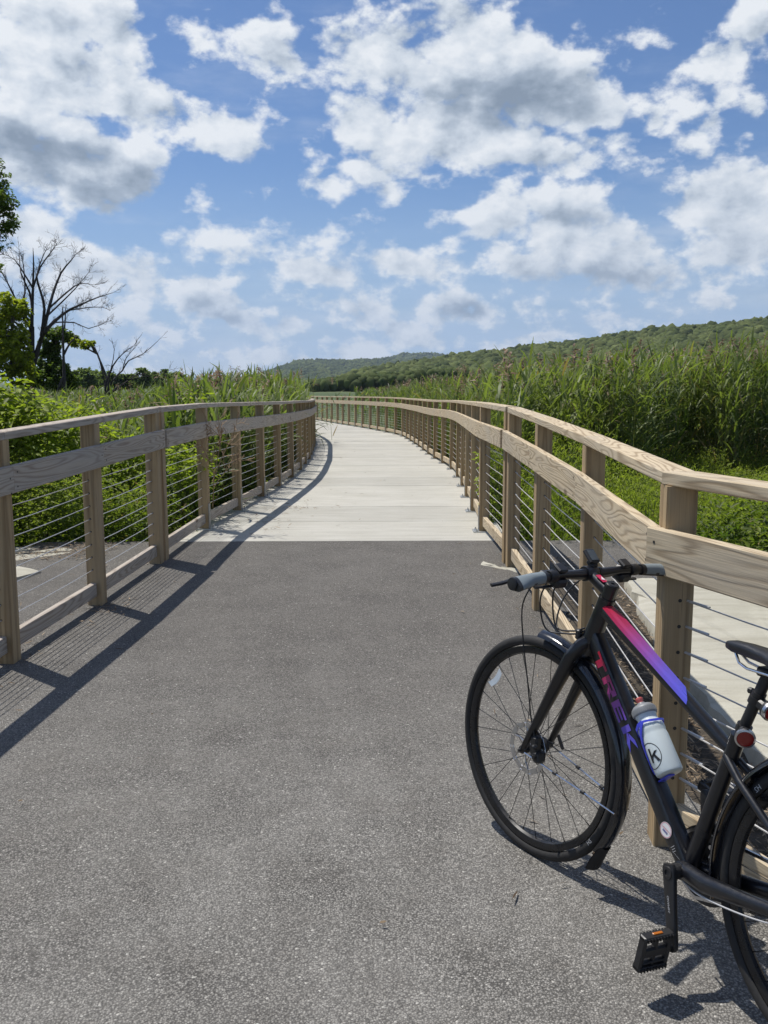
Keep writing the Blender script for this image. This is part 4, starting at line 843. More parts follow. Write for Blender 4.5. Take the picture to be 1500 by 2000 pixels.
# ------------------------------------------------------------------ vegetation helpers (numpy, one mesh per object)
def at(px, py, D):
    """point at distance D ahead seen at (px, py) of the 1500 x 2000 photograph"""
    f, c, s = 1820., math.cos(math.radians(7.976)), math.sin(math.radians(7.976)); X = px - 750; Y = 1000 - py
    r = np.array([X, f * c + Y * s, -f * s + Y * c]); return np.array([0, 0, CAM_H]) + r * (D / r[1])
def foliage(name, dark, light, trans, tr_col=None, rough=.55, spec=.3):
    def fn(t, b, o):
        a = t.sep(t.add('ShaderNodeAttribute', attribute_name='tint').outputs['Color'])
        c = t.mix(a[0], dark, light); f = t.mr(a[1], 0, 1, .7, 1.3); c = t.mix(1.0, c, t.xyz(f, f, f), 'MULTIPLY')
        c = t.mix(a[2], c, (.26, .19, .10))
        setc(t, b, 'Base Color', c); b.inputs['Roughness'].default_value = rough; b.inputs['Specular IOR Level'].default_value = spec
        tc = t.mix(1.0, c, tr_col or (1.35, 1.5, .6), 'MULTIPLY')
        tl = t.add('ShaderNodeBsdfTranslucent', {'Color': tc}); mx = t.add('ShaderNodeMixShader', {0: trans, 1: b.outputs[0], 2: tl.outputs[0]}); t.L.new(mx.outputs[0], o.inputs[0])
    return mat(name, fn)
M['reed'] = foliage('reed_leaf', (.055, .090, .026), (.22, .26, .08), .43, None, .5, .3)
M['plume'] = foliage('reed_plume', (.22, .16, .12), (.38, .30, .22), .3, (1, .9, .8), .8, .1)
M['weed'] = foliage('weed_leaf', (.065, .105, .018), (.30, .345, .07), .48)
M['shrub'] = foliage('shrub_leaf', (.08, .13, .016), (.29, .34, .05), .52)
M['treeleaf'] = foliage('tree_leaf', (.05, .085, .02), (.17, .225, .05), .5)
M['vineleaf'] = foliage('vine_leaf', (.10, .145, .015), (.38, .40, .05), .58)
M['farleaf'] = foliage('far_crown', (.065, .095, .032), (.175, .205, .070), .42, (1.2, 1.3, .7), .8, .1)
M['farleaf2'] = foliage('far_tree_leaf', (.09, .13, .05), (.22, .27, .10), .5, (1.2, 1.3, .8), .8, .1)
M['bark'] = plain('grey_bark', (.085, .072, .062), .85, 0, .2, .3, 0, 14, .6)
M['bark_dead'] = plain('dead_wood', (.055, .048, .046), .85, 0, .2, .25, 0, 14, .5)
M['stemg'] = plain('green_stem', (.09, .12, .04), .6, 0, .3, .2)
M['drystem'] = plain('dry_stem', (.30, .21, .13), .8, 0, .2, .25)
def mesh_np(name, V, faces, mats, tint=None, mi=None, parent=None, base=(0, 0, 0), smooth=False):
    """faces: int array (n,k)"""
    me = bpy.data.meshes.new(name); V = np.asarray(V, np.float32) - np.asarray(base, np.float32); n, k = faces.shape
    me.vertices.add(len(V)); me.vertices.foreach_set('co', V.ravel()); me.loops.add(n * k); me.loops.foreach_set('vertex_index', faces.astype(np.int32).ravel())
    me.polygons.add(n); me.polygons.foreach_set('loop_start', np.arange(0, n * k, k, dtype=np.int32))
    if not isinstance(mats, (list, tuple)): mats = [mats]
    for m_ in mats: me.materials.append(m_)
    if mi is not None: me.polygons.foreach_set('material_index', np.asarray(mi, np.int32))
    if smooth: me.polygons.foreach_set('use_smooth', np.ones(n, bool))
    if tint is not None:
        at_ = me.color_attributes.new('tint', 'FLOAT_COLOR', 'POINT'); at_.data.foreach_set('color', np.concatenate([tint, np.ones((len(tint), 1))], 1).astype(np.float32).ravel())
    me.update(calc_edges=True); me.validate()
    o = bpy.data.objects.new(name, me); COL.objects.link(o)
    if parent: o.parent = parent
    else: o.location = base
    return o
def blades(P, az, L, e0, droop, wd, tint, seg=4):
    """curved tapering ribbons; returns V, quads, tint"""
    n = len(P); h = np.stack([np.cos(az), np.sin(az), np.zeros(n)], 1); side = np.stack([-np.sin(az), np.cos(az), np.zeros(n)], 1); side[:, 2] = rng.normal(0, .35, n); side /= np.linalg.norm(side, axis=1)[:, None]
    pos = P.copy(); V = np.empty((n, seg * 2, 3)); wp = np.interp(np.linspace(0, 1, seg), [0, .3, .65, 1], [.55, 1, .75, .04])
    for i in range(seg):
        V[:, 2 * i] = pos - side * (wd * wp[i] / 2)[:, None]; V[:, 2 * i + 1] = pos + side * (wd * wp[i] / 2)[:, None]
        e = e0 - droop * (i + .5) / (seg - 1); pos = pos + (h * np.cos(e)[:, None] + np.array([0, 0, 1.]) * np.sin(e)[:, None]) * (L / (seg - 1))[:, None]
    q = np.array([[2 * i, 2 * i + 1, 2 * i + 3, 2 * i + 2] for i in range(seg - 1)]); F = (np.arange(n)[:, None, None] * seg * 2 + q[None]).reshape(-1, 4)
    return V.reshape(-1, 3), F, np.repeat(tint, seg * 2, 0)
def leaves(P, az, el, L, wd, tint, fold=.35):
    """folded diamond leaves, two triangles each (as quads are avoided, returns triangles)"""
    n = len(P); d = np.stack([np.cos(az) * np.cos(el), np.sin(az) * np.cos(el), np.sin(el)], 1); s_ = np.stack([-np.sin(az), np.cos(az), rng.normal(0, .5, n)], 1); s_ -= d * (s_ * d).sum(1)[:, None]; s_ /= np.linalg.norm(s_, axis=1)[:, None]; up = np.cross(d, s_)
    mid = P + d * (L * .45)[:, None]
    V = np.stack([P, mid + s_ * (wd / 2)[:, None] + up * (wd * fold)[:, None], P + d * L[:, None] - up * (L * .12)[:, None], mid - s_ * (wd / 2)[:, None] + up * (wd * fold)[:, None]], 1)
    F = (np.arange(n)[:, None, None] * 4 + np.array([[0, 1, 2], [0, 2, 3]])[None]).reshape(-1, 3); return V.reshape(-1, 3), F, np.repeat(tint, 4, 0)
def join(parts):
    V, F, T, MI = [], [], [], []; b = 0
    for i, (v, f, t) in enumerate(parts): V.append(v); F.append(f + b); T.append(t); b += len(v)
    return np.concatenate(V), np.concatenate(F), np.concatenate(T)
def tints(n, a=(0, 1), dry=.0, gp=None):
    r = rng.uniform(a[0], a[1], n); return np.stack([r, rng.uniform(0, 1, n), (rng.uniform(0, 1, n) < dry) * rng.uniform(.5, 1, n)], 1)

# ------------------------------------------------------------------ reeds
RFX = np.array([12.3, 14, 16, 18.5, 21, 23, 24, 26]); RFV = np.array([1.7, 2.6, 4.2, 6.5, 9.5, 14, 20, 40])
def reed_field(pts, hts, name, label, nl=9, sc=1.0, plume_p=.12, topfrac=0.0):
    n = len(pts); z0 = terr(pts[:, 0], pts[:, 1]); lean = rng.normal(0, .17, (n, 2)); parts = []
    az0 = rng.uniform(0, 2 * PI, n); clump = np.clip(.5 + .5 * np.sin(pts[:, 0] * 1.1 + np.sin(pts[:, 1] * .7) * 2) * .8 + rng.normal(0, .18, n), 0, 1)
    # stems
    e0 = np.full(n, PI / 2 - .04); parts.append(blades(np.stack([pts[:, 0], pts[:, 1], z0], 1), rng.uniform(0, 2 * PI, n), hts, e0, np.abs(rng.normal(0, .12, n)), np.full(n, .011 * sc), np.stack([clump * .5, rng.uniform(0, .6, n), np.full(n, .25)], 1)))
    fr = np.linspace(max(.16, topfrac), .97, nl)
    for k, f_ in enumerate(fr):
        ff = np.clip(f_ + rng.normal(0, .03, n), .05, 1.0); P = np.stack([pts[:, 0] + lean[:, 0] * ff ** 2, pts[:, 1] + lean[:, 1] * ff ** 2, z0 + hts * ff], 1)
        az = az0 + k * PI + rng.normal(0, .5, n); L = rng.uniform(.36, .74, n) * (1 if f_ < .85 else .8); e = rng.uniform(.75, 1.30, n) + (.2 if f_ > .85 else 0); dr = rng.uniform(.1, 1.7, n)
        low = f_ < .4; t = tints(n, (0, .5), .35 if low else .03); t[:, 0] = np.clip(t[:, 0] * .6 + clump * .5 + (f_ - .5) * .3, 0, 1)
        keep = rng.uniform(0, 1, n) < (.75 if low else .95); v = blades(P[keep], az[keep], L[keep], e[keep], dr[keep], rng.uniform(.025, .047, keep.sum()) * sc, t[keep]); parts.append(v)
    ng = sum(len(p[1]) for p in parts)
    # last year's feathery plumes standing above some of them
    k = rng.uniform(0, 1, n) < plume_p; m_ = k.sum(); pp = pts[k]; zt = z0[k] + hts[k] + rng.uniform(.0, .28, m_)
    if m_:
        parts.append(blades(np.stack([pp[:, 0], pp[:, 1], zt - .7], 1), rng.uniform(0, 6, m_), np.full(m_, .72), np.full(m_, 1.53), np.full(m_, .05), np.full(m_, .008), np.stack([rng.uniform(0, 1, m_)] * 2 + [np.full(m_, .6)], 1)))
        sweepaz = rng.uniform(0, 2 * PI, m_)
        for q in range(12):
            f_ = q / 11; P = np.stack([pp[:, 0] + np.cos(sweepaz) * .03 * f_, pp[:, 1] + np.sin(sweepaz) * .03 * f_, zt - .05 + .20 * f_], 1)
            parts.append(blades(P, sweepaz + rng.normal(0, 1.3, m_), rng.uniform(.09, .19, m_) * (1.15 - .6 * f_), rng.uniform(.4, 1.3, m_), rng.uniform(.5, 1.8, m_), rng.uniform(.02, .042, m_) * sc, tints(m_)))
    V, F, T = join(parts); mi = np.zeros(len(F), int); mi[ng:] = 1
    o = mesh_np(name, V, F, [M['reed'], M['plume']], T, mi); tag(o, label, 'reeds', kind='stuff'); return o
def sample(n, x0, x1, y0, y1, ok): 
    p = np.stack([rng.uniform(x0, x1, n), rng.uniform(y0, y1, n)], 1); return p[ok(p[:, 0], p[:, 1])]
def lfx(y): return np.interp(y, [c[1] for c in LC], [c[0] for c in LC])
def rfx(y): return np.interp(y, [c[1] for c in RC], [c[0] for c in RC])
def rline(x, y): """metres behind the front edge of the right reed bed"""; return np.where(y < 11.6, -9, np.minimum((y - np.interp(x, RFV, RFX) + .7 * np.sin(x * 1.9) + .5 * np.sin(x * 4.7 + 1)), (x - rfx(y) - .55) * 2))
def inview(x, y, m_=2.5): return np.abs(x) < .43 * y + m_
P1 = sample(26000, .5, 16, 12, 40, lambda x, y: (rline(x, y) > 0) & (rline(x, y) < 3.2) & inview(x, y))
P2 = sample(26000, -6, 24, 12, 46, lambda x, y: (rline(x, y) >= 3.2) & (rline(x, y) < 12) & inview(x, y)); P2 = P2[rng.uniform(0, 1, len(P2)) < .42]
def rh(p): 
    return np.interp(p[:, 0] / p[:, 1], [-.1, 0, .1, .2, .42], [1.80, 1.88, 1.98, 2.25, 2.68]) * np.clip(rng.normal(1, .085, len(p)), .8, 1.15) - .15 * np.clip((p[:, 1] - 25) / 20, 0, 1)
P1 = P1[:7000]; print('reeds', len(P1), len(P2))
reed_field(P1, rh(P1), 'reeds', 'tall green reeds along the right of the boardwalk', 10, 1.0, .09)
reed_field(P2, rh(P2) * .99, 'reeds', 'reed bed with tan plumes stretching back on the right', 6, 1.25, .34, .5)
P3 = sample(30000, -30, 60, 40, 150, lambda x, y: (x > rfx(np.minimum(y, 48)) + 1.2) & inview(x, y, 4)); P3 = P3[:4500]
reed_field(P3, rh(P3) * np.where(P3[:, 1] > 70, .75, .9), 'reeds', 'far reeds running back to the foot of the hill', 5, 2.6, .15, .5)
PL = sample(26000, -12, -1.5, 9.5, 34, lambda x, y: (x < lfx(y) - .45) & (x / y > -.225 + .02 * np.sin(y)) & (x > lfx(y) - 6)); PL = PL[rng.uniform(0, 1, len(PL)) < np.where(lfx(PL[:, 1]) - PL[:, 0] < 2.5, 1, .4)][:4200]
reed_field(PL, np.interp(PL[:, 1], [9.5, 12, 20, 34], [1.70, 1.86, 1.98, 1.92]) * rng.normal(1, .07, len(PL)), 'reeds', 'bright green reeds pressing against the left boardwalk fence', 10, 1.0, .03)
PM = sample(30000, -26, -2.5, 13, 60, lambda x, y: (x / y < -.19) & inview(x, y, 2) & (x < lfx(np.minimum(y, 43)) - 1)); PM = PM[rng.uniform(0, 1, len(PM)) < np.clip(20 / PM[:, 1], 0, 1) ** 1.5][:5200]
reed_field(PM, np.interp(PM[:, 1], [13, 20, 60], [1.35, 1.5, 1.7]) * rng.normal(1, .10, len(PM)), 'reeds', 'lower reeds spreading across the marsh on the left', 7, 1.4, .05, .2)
# a stand of plumed reeds on the skyline left of the path
PQ = at(470, 725, 27)[:2] + rng.normal(0, 1, (60, 2)) * (.9, .8)
reed_field(PQ, rng.uniform(2.05, 2.35, 60), 'reeds', 'dark plumed reeds standing above the rest on the left skyline', 6, 1.0, 1.0, .3)

# ------------------------------------------------------------------ weeds
def weeds(pts, hts, name, label, m_, nleaf, L0, L1, wr, tr=(0, 1), dry=.02, zf=terr, up=0.0):
    n = len(pts); z0 = zf(pts[:, 0], pts[:, 1]); parts = []; lean = rng.normal(0, .13, (n, 2)); cl = np.clip(.5 + .45 * np.sin(pts[:, 0] * 1.7 + pts[:, 1] * .9) + rng.normal(0, .2, n), 0, 1)
    for k in range(nleaf):
        f_ = np.clip((k + .5 + rng.uniform(-.4, .4, n)) / nleaf, .03, 1); f_ = .22 + .78 * f_ ** .8; P = np.stack([pts[:, 0] + lean[:, 0] * f_, pts[:, 1] + lean[:, 1] * f_, z0 + hts * f_], 1)
        P[:, :2] += rng.normal(0, .05, (n, 2)); t = tints(n, (0, 1), dry); t[:, 0] = tr[0] + (tr[1] - tr[0]) * np.clip(.45 * cl + .3 * t[:, 0] + .9 * (f_ - .68), 0, 1)  # lower leaves tinted darker: shade inside the weeds put into the colour
        L = rng.uniform(L0, L1, n) * (1.15 - .5 * f_); v, f, t = leaves(P, rng.uniform(0, 2 * PI, n), rng.uniform(-.3, .9, n) + up, L, L * wr, t); parts.append((v, f, t))
    V, F, T = join(parts); o = mesh_np(name, V, F, m_, T); tag(o, label, 'weeds', kind='stuff'); return o
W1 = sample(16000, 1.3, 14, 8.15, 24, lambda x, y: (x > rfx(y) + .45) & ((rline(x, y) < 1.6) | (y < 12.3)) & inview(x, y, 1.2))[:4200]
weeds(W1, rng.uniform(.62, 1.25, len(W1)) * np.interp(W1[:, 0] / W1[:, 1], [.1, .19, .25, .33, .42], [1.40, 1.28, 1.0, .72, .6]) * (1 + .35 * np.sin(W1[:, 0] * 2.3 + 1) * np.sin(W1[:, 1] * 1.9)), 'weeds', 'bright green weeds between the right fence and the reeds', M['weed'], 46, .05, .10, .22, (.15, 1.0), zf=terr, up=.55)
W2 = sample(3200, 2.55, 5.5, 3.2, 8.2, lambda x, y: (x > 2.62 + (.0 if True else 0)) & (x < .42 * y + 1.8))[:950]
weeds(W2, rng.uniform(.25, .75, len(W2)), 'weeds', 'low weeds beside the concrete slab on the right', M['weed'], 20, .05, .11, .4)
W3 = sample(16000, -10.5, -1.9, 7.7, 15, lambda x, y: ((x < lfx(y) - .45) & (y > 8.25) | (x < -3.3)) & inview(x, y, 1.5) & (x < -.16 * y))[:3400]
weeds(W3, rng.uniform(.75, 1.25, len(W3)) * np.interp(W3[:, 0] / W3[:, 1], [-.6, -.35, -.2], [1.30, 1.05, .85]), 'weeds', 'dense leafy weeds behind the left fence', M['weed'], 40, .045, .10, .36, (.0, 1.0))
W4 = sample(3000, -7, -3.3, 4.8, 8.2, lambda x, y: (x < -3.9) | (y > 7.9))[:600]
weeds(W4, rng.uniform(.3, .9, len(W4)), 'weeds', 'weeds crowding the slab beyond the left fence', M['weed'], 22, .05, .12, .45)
# dry litter: dead stems and leaf scraps along the pavement edge
def litter(pts, zf, name, label):
    n = len(pts); P = np.stack([pts[:, 0], pts[:, 1], zf(pts[:, 1]) + .004 + rng.uniform(0, .012, n)], 1); v, f, t = blades(P, rng.uniform(0, 2 * PI, n), rng.uniform(.01, .07, n), rng.uniform(-.1, .3, n), rng.uniform(-.2, .4, n), rng.uniform(.002, .011, n), tints(n, (0, 1), 0), 3)
    o = mesh_np(name, v, f, M['litter'], t); tag(o, label, 'plant litter', kind='stuff')
M['litter'] = foliage('dry_litter', (.10, .07, .045), (.36, .28, .19), .1, (1, .9, .7), .9, .1)
Q = sample(9000, 1.1, 1.75, 2.2, 7.4, lambda x, y: rng.uniform(0, 1, len(x)) < np.exp(-((x - 1.35 - .12 * np.sin(y * 1.3)) / .14) ** 2))
litter(Q, lambda y_: zg(y_) - .012, 'litter', 'brown dead stems and scraps along the right pavement edge')
Q = np.concatenate([rng.normal((-2.62, 5.78), (.10, .12), (260, 2)), sample(900, -3.1, -2.3, 7.3, 8.1, lambda x, y: x < 9), rng.normal((-2.05, 4.9), (.12, .2), (50, 2)), rng.normal((-1.75, 5.8), (.08, .1), (60, 2))])
litter(Q, lambda y_: zg(y_) + .002, 'litter', 'dead stems scattered on the asphalt beyond the left fence')

# ------------------------------------------------------------------ trees
class TW:
    """collects round branches as many-sided tubes"""
    def __init__(s): s.mb = MB(); s.tips = []
    def limb(s, P, r0, r1, seg=6):
        P = np.array(P, float); n = len(P); Q = []
        for i in range(n - 1):
            p0, p1, p2, p3 = P[max(i - 1, 0)], P[i], P[i + 1], P[min(i + 2, n - 1)]
            for u in (0, .5): Q.append(.5 * ((2 * p1) + (-p0 + p2) * u + (2 * p0 - 5 * p1 + 4 * p2 - p3) * u ** 2 + (-p0 + 3 * p1 - 3 * p2 + p3) * u ** 3))
        Q.append(P[-1]); Q = np.array(Q); tube(s.mb, Q, np.linspace(r0, r1, len(Q)), seg); return Q
    def grow(s, p, d, L, r, lev, spread=.5, up=.15, kids=3, gr=.66):
        d = nrm(d); n = 3; P = [p]
        for i in range(n): d = nrm(d + rng.normal(0, .13, 3) + np.array([0, 0, up * .3])); P.append(P[-1] + d * L / n)
        tube(s.mb, P, np.linspace(r, max(r * .45, .0035), n + 1), 5 if r > .02 else 3)
        s.tips.append(P[-1])
        if lev > 0:
            for k in range(kids):
                t = rng.uniform(.3, 1.0); q = P[0] + (np.array(P[min(int(t * n), n)]) - P[0]) * 1.0; q = P[min(int(t * n + .5), n)]
                s.grow(q, d + rng.normal(0, spread, 3) + np.array([0, 0, up]), L * gr * rng.uniform(.75, 1.2), r * .6, lev - 1, spread, up, kids, gr)
def crown_leaves(C, R, n, size, tr=(0, 1), nclump=40, sunny=None):
    """leaf clumps inside an ellipsoid: clump centres near the shell, leaves gathered round each"""
    d = rng.normal(0, 1, (nclump, 3)); d /= np.linalg.norm(d, axis=1)[:, None]; cc = C + d * R * (rng.uniform(.25, 1.0, (nclump, 1)) ** .5); cr = rng.uniform(.14, .30, nclump) * np.mean(R); bt = rng.uniform(0, 1, nclump)
    k = rng.integers(0, nclump, n); o = rng.normal(0, 1, (n, 3)); o /= np.linalg.norm(o, axis=1)[:, None]; P = cc[k] + o * (cr[k] * rng.uniform(.2, 1.0, n) ** .5)[:, None] * (1, 1, .75)
    t = tints(n); t[:, 0] = tr[0] + (tr[1] - tr[0]) * np.clip(.6 * bt[k] + .4 * t[:, 0], 0, 1); L = rng.uniform(.7, 1.3, n) * size
    return leaves(P, rng.uniform(0, 2 * PI, n), rng.uniform(-.9, .7, n), L, L * .65, t)
D1 = 40.
def LP(lst, D=D1, j=.5): return [at(px, py, D + (rng.normal(0, j) if i else 0)) for i, (px, py) in enumerate(lst)]
dead = thing('dead_tree', tuple(at(61, 772, D1)), 'tall bare dead tree with spreading branches on the left', 'tree'); tw = TW()
tw.limb(LP([(60, 775), (61, 720), (62, 680), (63, 636)], j=.1), .20, .11, 9); tw.limb(LP([(63, 636), (65, 580), (67, 518), (66, 482)], j=.1), .085, .008, 7)
LB = [([(64, 715), (72, 690), (80, 664), (90, 644), (112, 622), (134, 605), (157, 594), (190, 580), (222, 570)], .17), ([(82, 655), (95, 608), (104, 574), (120, 532), (140, 507), (151, 493)], .12), ([(82, 652), (88, 602), (81, 569), (73, 538), (84, 502), (95, 479)], .10),
      ([(62, 640), (42, 608), (50, 569), (48, 524), (44, 500)], .10), ([(64, 600), (59, 569), (42, 530), (39, 486)], .08), ([(62, 630), (42, 602), (17, 552), (0, 520)], .09), ([(97, 600), (132, 569), (157, 552), (185, 555)], .06), ([(104, 628), (146, 628), (174, 640), (206, 628)], .05), ([(65, 560), (50, 535), (30, 505), (10, 495)], .06), ([(92, 616), (120, 590), (150, 560), (175, 530)], .06), ([(66, 560), (80, 520), (100, 492), (112, 475)], .06), ([(63, 650), (20, 620), (-15, 590)], .08), ([(134, 605), (165, 600), (200, 598), (216, 605)], .04)]
for l_, r_ in LB:
    P = LP(l_); Q = tw.limb(P, r_ * .72, .009, 6); nq = len(Q)
    for k in range(int(nq * 2.3)):
        i = rng.integers(nq // 4, nq); dd = Q[min(i + 1, nq - 1)] - Q[max(i - 1, 0)]; tw.grow(Q[i], nrm(dd) + rng.normal(0, .55, 3) + (0, 0, .35), rng.uniform(.2, .46), .008, 2, .45, .08, 3, .66)
tw.mb.build('branches', M['bark_dead'], dead, base=dead.location)
def leafy_tree(name, label, D, crowns, trunk, m_, size, n, group=None, tr=(0, 1), nc=40, base_px=None):
    b = at(*(base_px or trunk[0]), D); t = thing(name, tuple(b), label, 'tree', group); tw = TW(); Q = tw.limb(LP(trunk, D, .15), .0015 * D, .015 * D / 40, 8)
    for (cx, cy, rx, ry) in crowns[:5]: c = at(cx, cy, D); q = Q[len(Q) // 2]; tw.limb([q, (q + c) / 2 + rng.normal(0, .2, 3), c], .05 * D / 40, .02 * D / 40, 5)
    tw.mb.build('trunk', M['bark'], t, base=b); parts = []
    tot = sum(c[2] * c[3] for c in crowns)
    for (cx, cy, rx, ry) in crowns:
        k = D / 1820; parts.append(crown_leaves(at(cx, cy, D + rng.normal(0, .3)), np.array([rx * k, rx * k * .9, ry * k]), int(n * rx * ry / tot), size, tr, nc))
    V, F, T = join(parts); mesh_np('crown', V, F, m_, T, parent=t, base=b); return t
leafy_tree('leafy_tree', 'leafy tree reaching in from the left edge against the sky', 26, [(-20, 350, 34, 45), (-5, 395, 38, 42), (-40, 420, 60, 70), (10, 425, 26, 24), (-100, 380, 80, 100), (-90, 500, 80, 60), (22, 442, 14, 12), (-150, 450, 80, 110)], [(-150, 800), (-140, 650), (-120, 520), (-90, 420)], M['treeleaf'], .10, 17000, tr=(.1, 1.0), nc=60, base_px=(-150, 790))
leafy_tree('vine_covered_tree', 'vine covered tree with yellow green leaves at the left edge', 39, [(20, 640, 30, 40), (35, 600, 24, 22), (10, 690, 40, 45), (40, 680, 22, 45), (45, 730, 26, 30), (-25, 660, 40, 70), (5, 585, 22, 18)], [(25, 772), (22, 690), (28, 620), (30, 585)], M['vineleaf'], .18, 6500, tr=(.1, 1.0), nc=70)
leafy_tree('vine_covered_tree', 'dark tree wrapped in vines just right of the dead tree', 43, [(100, 672, 18, 30), (95, 705, 24, 34), (112, 730, 28, 28), (120, 650, 20, 12), (85, 740, 28, 22), (142, 662, 14, 12), (135, 745, 20, 14)], [(108, 772), (108, 720), (110, 670), (118, 645)], M['treeleaf'], .16, 8500, tr=(0, .8), nc=45)
leafy_tree('leaning_tree', 'thin leaning tree with sparse leaves at its bent tip', 37, [(168, 672, 12, 8), (150, 668, 10, 8), (178, 668, 8, 5)], [(215, 757), (205, 725), (195, 700), (187, 680), (176, 668), (160, 664)], M['vineleaf'], .12, 700, tr=(.2, .9), nc=14)
sn = thing('dead_snag', tuple(at(127, 772, 37)), 'thin upright dead snag beside the dark vine covered tree', 'tree'); tw = TW(); tw.limb(LP([(128, 775), (126, 730), (125, 690), (124, 640), (123, 598)], 37, .03), .085, .015, 7); tw.limb(LP([(127, 640), (129, 610), (130, 592)], 37, .03), .035, .01, 5); tw.limb(LP([(126, 735), (118, 752), (112, 768)], 37, .1), .10, .05, 6); tw.limb(LP([(126, 690), (138, 668), (152, 655)], 37, .1), .05, .02, 5); tw.mb.build('trunk', M['bark_dead'], sn, base=sn.location)
sb = thing('bare_small_tree', tuple(at(208, 768, 31)), 'small bare many stemmed tree rising from the marsh left of centre', 'tree'); tw = TW()
for l_, r_ in (([(207, 768), (208, 745), (222, 712), (240, 690), (262, 674)], .07), ([(207, 768), (205, 745), (196, 705), (188, 680)], .06), ([(210, 768), (222, 740), (240, 722), (252, 703), (280, 690), (310, 664)], .06), ([(210, 768), (215, 730), (222, 700), (224, 680)], .04), ([(212, 768), (250, 742), (290, 733), (330, 722)], .045), ([(215, 768), (240, 750), (262, 735), (285, 728)], .05), ([(240, 722), (246, 700), (262, 680)], .03)):
    Q = tw.limb(LP(l_, 31, .3), r_ * .6, .007, 6); nq = len(Q)
    for k in range(nq): i = rng.integers(nq // 3, nq); tw.grow(Q[i], nrm(Q[min(i + 1, nq - 1)] - Q[i - 1]) + rng.normal(0, .5, 3) + (0, 0, .3), rng.uniform(.15, .34), .006, 1, .4, .08, 3, .7)
tw.mb.build('branches', M['bark_dead'], sb, base=sb.location)
# line of trees beyond the marsh on the left
FT = [(150, 736, 17, 17, 'round tree directly right of the dark vine covered tree'), (171, 733, 14, 17, 'narrow tree behind the leaning tree'), (192, 735, 17, 15, 'low tree behind the small bare tree'), (214, 738, 14, 13, 'small tree between the bare stems'), (236, 741, 15, 12, 'shrubby tree right of the bare stems'), (258, 742, 14, 11, 'low bushy tree in the far line'), (280, 734, 13, 17, 'pointed taller tree in the far line'), (301, 739, 14, 13, 'mid sized tree left of the biggest round tree'), (325, 740, 20, 18, 'big round tree, largest of the far line on the left'), (350, 742, 19, 17, 'round tree near the right end of the far line'), (368, 750, 13, 11, 'last small round tree of the far line'), (395, 756, 20, 8, 'low bush right of the far line of trees'), (435, 757, 22, 7, 'flat low bush behind the left reeds')]
for cx, cy, rx, ry, lb in FT:
    D = 130 + rng.uniform(-8, 8); t = leafy_tree('distant_tree', lb, D, [(cx, cy, rx, ry), (cx + rx * .3, cy + ry * .6, rx * .9, ry * .7), (cx - rx * .3, cy + ry * .7, rx * .9, ry * .7)], [(cx, 768), (cx, cy + 8), (cx, cy)], M['farleaf2'], .42, 1900, 'trees beyond the marsh', (.0, .9), 26)
# ------------------------------------------------------------------ shrubs and single plants near the fences
def shrub(name, label, base, tops, L, m_, n, spread, group=None, wr=.55, tr=(.3, 1)):
    t = thing(name, tuple(base), label, 'shrub', group); mb = MB(); parts = []; base = np.array(base, float)
    for tp in tops:
        tp = np.array(tp, float); P = [base + rng.normal(0, .06, 3) * (1, 1, 0), (base + tp) / 2 + rng.normal(0, .07, 3), tp]; tube(mb, P, [.010, .007, .003], 5)
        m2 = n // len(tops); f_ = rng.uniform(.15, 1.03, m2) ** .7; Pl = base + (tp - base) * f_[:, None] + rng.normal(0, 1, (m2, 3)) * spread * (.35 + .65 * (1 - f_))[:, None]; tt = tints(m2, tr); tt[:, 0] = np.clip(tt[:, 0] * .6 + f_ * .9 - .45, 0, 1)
        Ls = rng.uniform(.6, 1.15, m2) * L; az = np.arctan2(Pl[:, 1] - (base + (tp - base) * f_[:, None])[:, 1], Pl[:, 0] - (base + (tp - base) * f_[:, None])[:, 0]) + rng.normal(0, .6, m2); parts.append(leaves(Pl, az, rng.uniform(-.5, .45, m2), Ls, Ls * wr, tt, .22))
    mb.build('stems', M['stemg'], t, base=t.location, smooth=True); V, F, T = join(parts); mesh_np('foliage', V, F, m_, T, parent=t, base=t.location); return t
def tops(l_, D): return [at(px, py, D + rng.normal(0, .25)) for px, py in l_]
G1 = 'shrubs behind the left fence'
for lb, bx, by, D, tp, L, n in (('big leaved bright shrub at the far left above the rail', 15, 900, 8.6, [(5, 762), (30, 748), (55, 780), (20, 800), (-20, 775)], .17, 420),
        ('leafy shrub left of the first visible post', 80, 900, 8.9, [(60, 780), (90, 800), (110, 785), (75, 830), (45, 820)], .14, 520), ('spreading shrub with large leaves behind the first post', 150, 930, 9.4, [(120, 800), (150, 812), (175, 790), (135, 840), (190, 830)], .13, 560),
        ('low shrub below the rail at the left edge', 20, 960, 8.3, [(0, 860), (40, 850), (70, 875), (10, 830)], .12, 480), ('shrub with dark glossy leaves between the first two posts', 240, 960, 9.2, [(215, 850), (250, 865), (280, 850), (300, 880), (205, 890)], .12, 700),
        ('pale sprouting shrub just above the rail at the doubled post', 372, 900, 10.6, [(372, 765), (385, 780), (350, 785), (395, 800)], .15, 150), ('shrub filling the gap right of the doubled post', 370, 980, 9.6, [(345, 880), (375, 870), (395, 890), (360, 920)], .12, 560)):
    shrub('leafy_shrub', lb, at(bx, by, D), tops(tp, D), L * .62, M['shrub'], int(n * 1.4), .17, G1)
shrub('creeping_vine', 'bright leafy vine climbing beside the right boardwalk posts', (1.28, 9.9, -.5), [at(940, 890, 9.6), at(950, 915, 9.5), at(938, 940, 9.5), at(945, 985, 9.3), at(955, 960, 9.4)], .07, M['weed'], 420, .06, None, .6, (.6, 1))
t = thing('dried_weed', tuple(at(415, 990, 9.5)), 'dried reddish weed stalk caught on the left boardwalk fence', 'dead plant'); tw = TW()
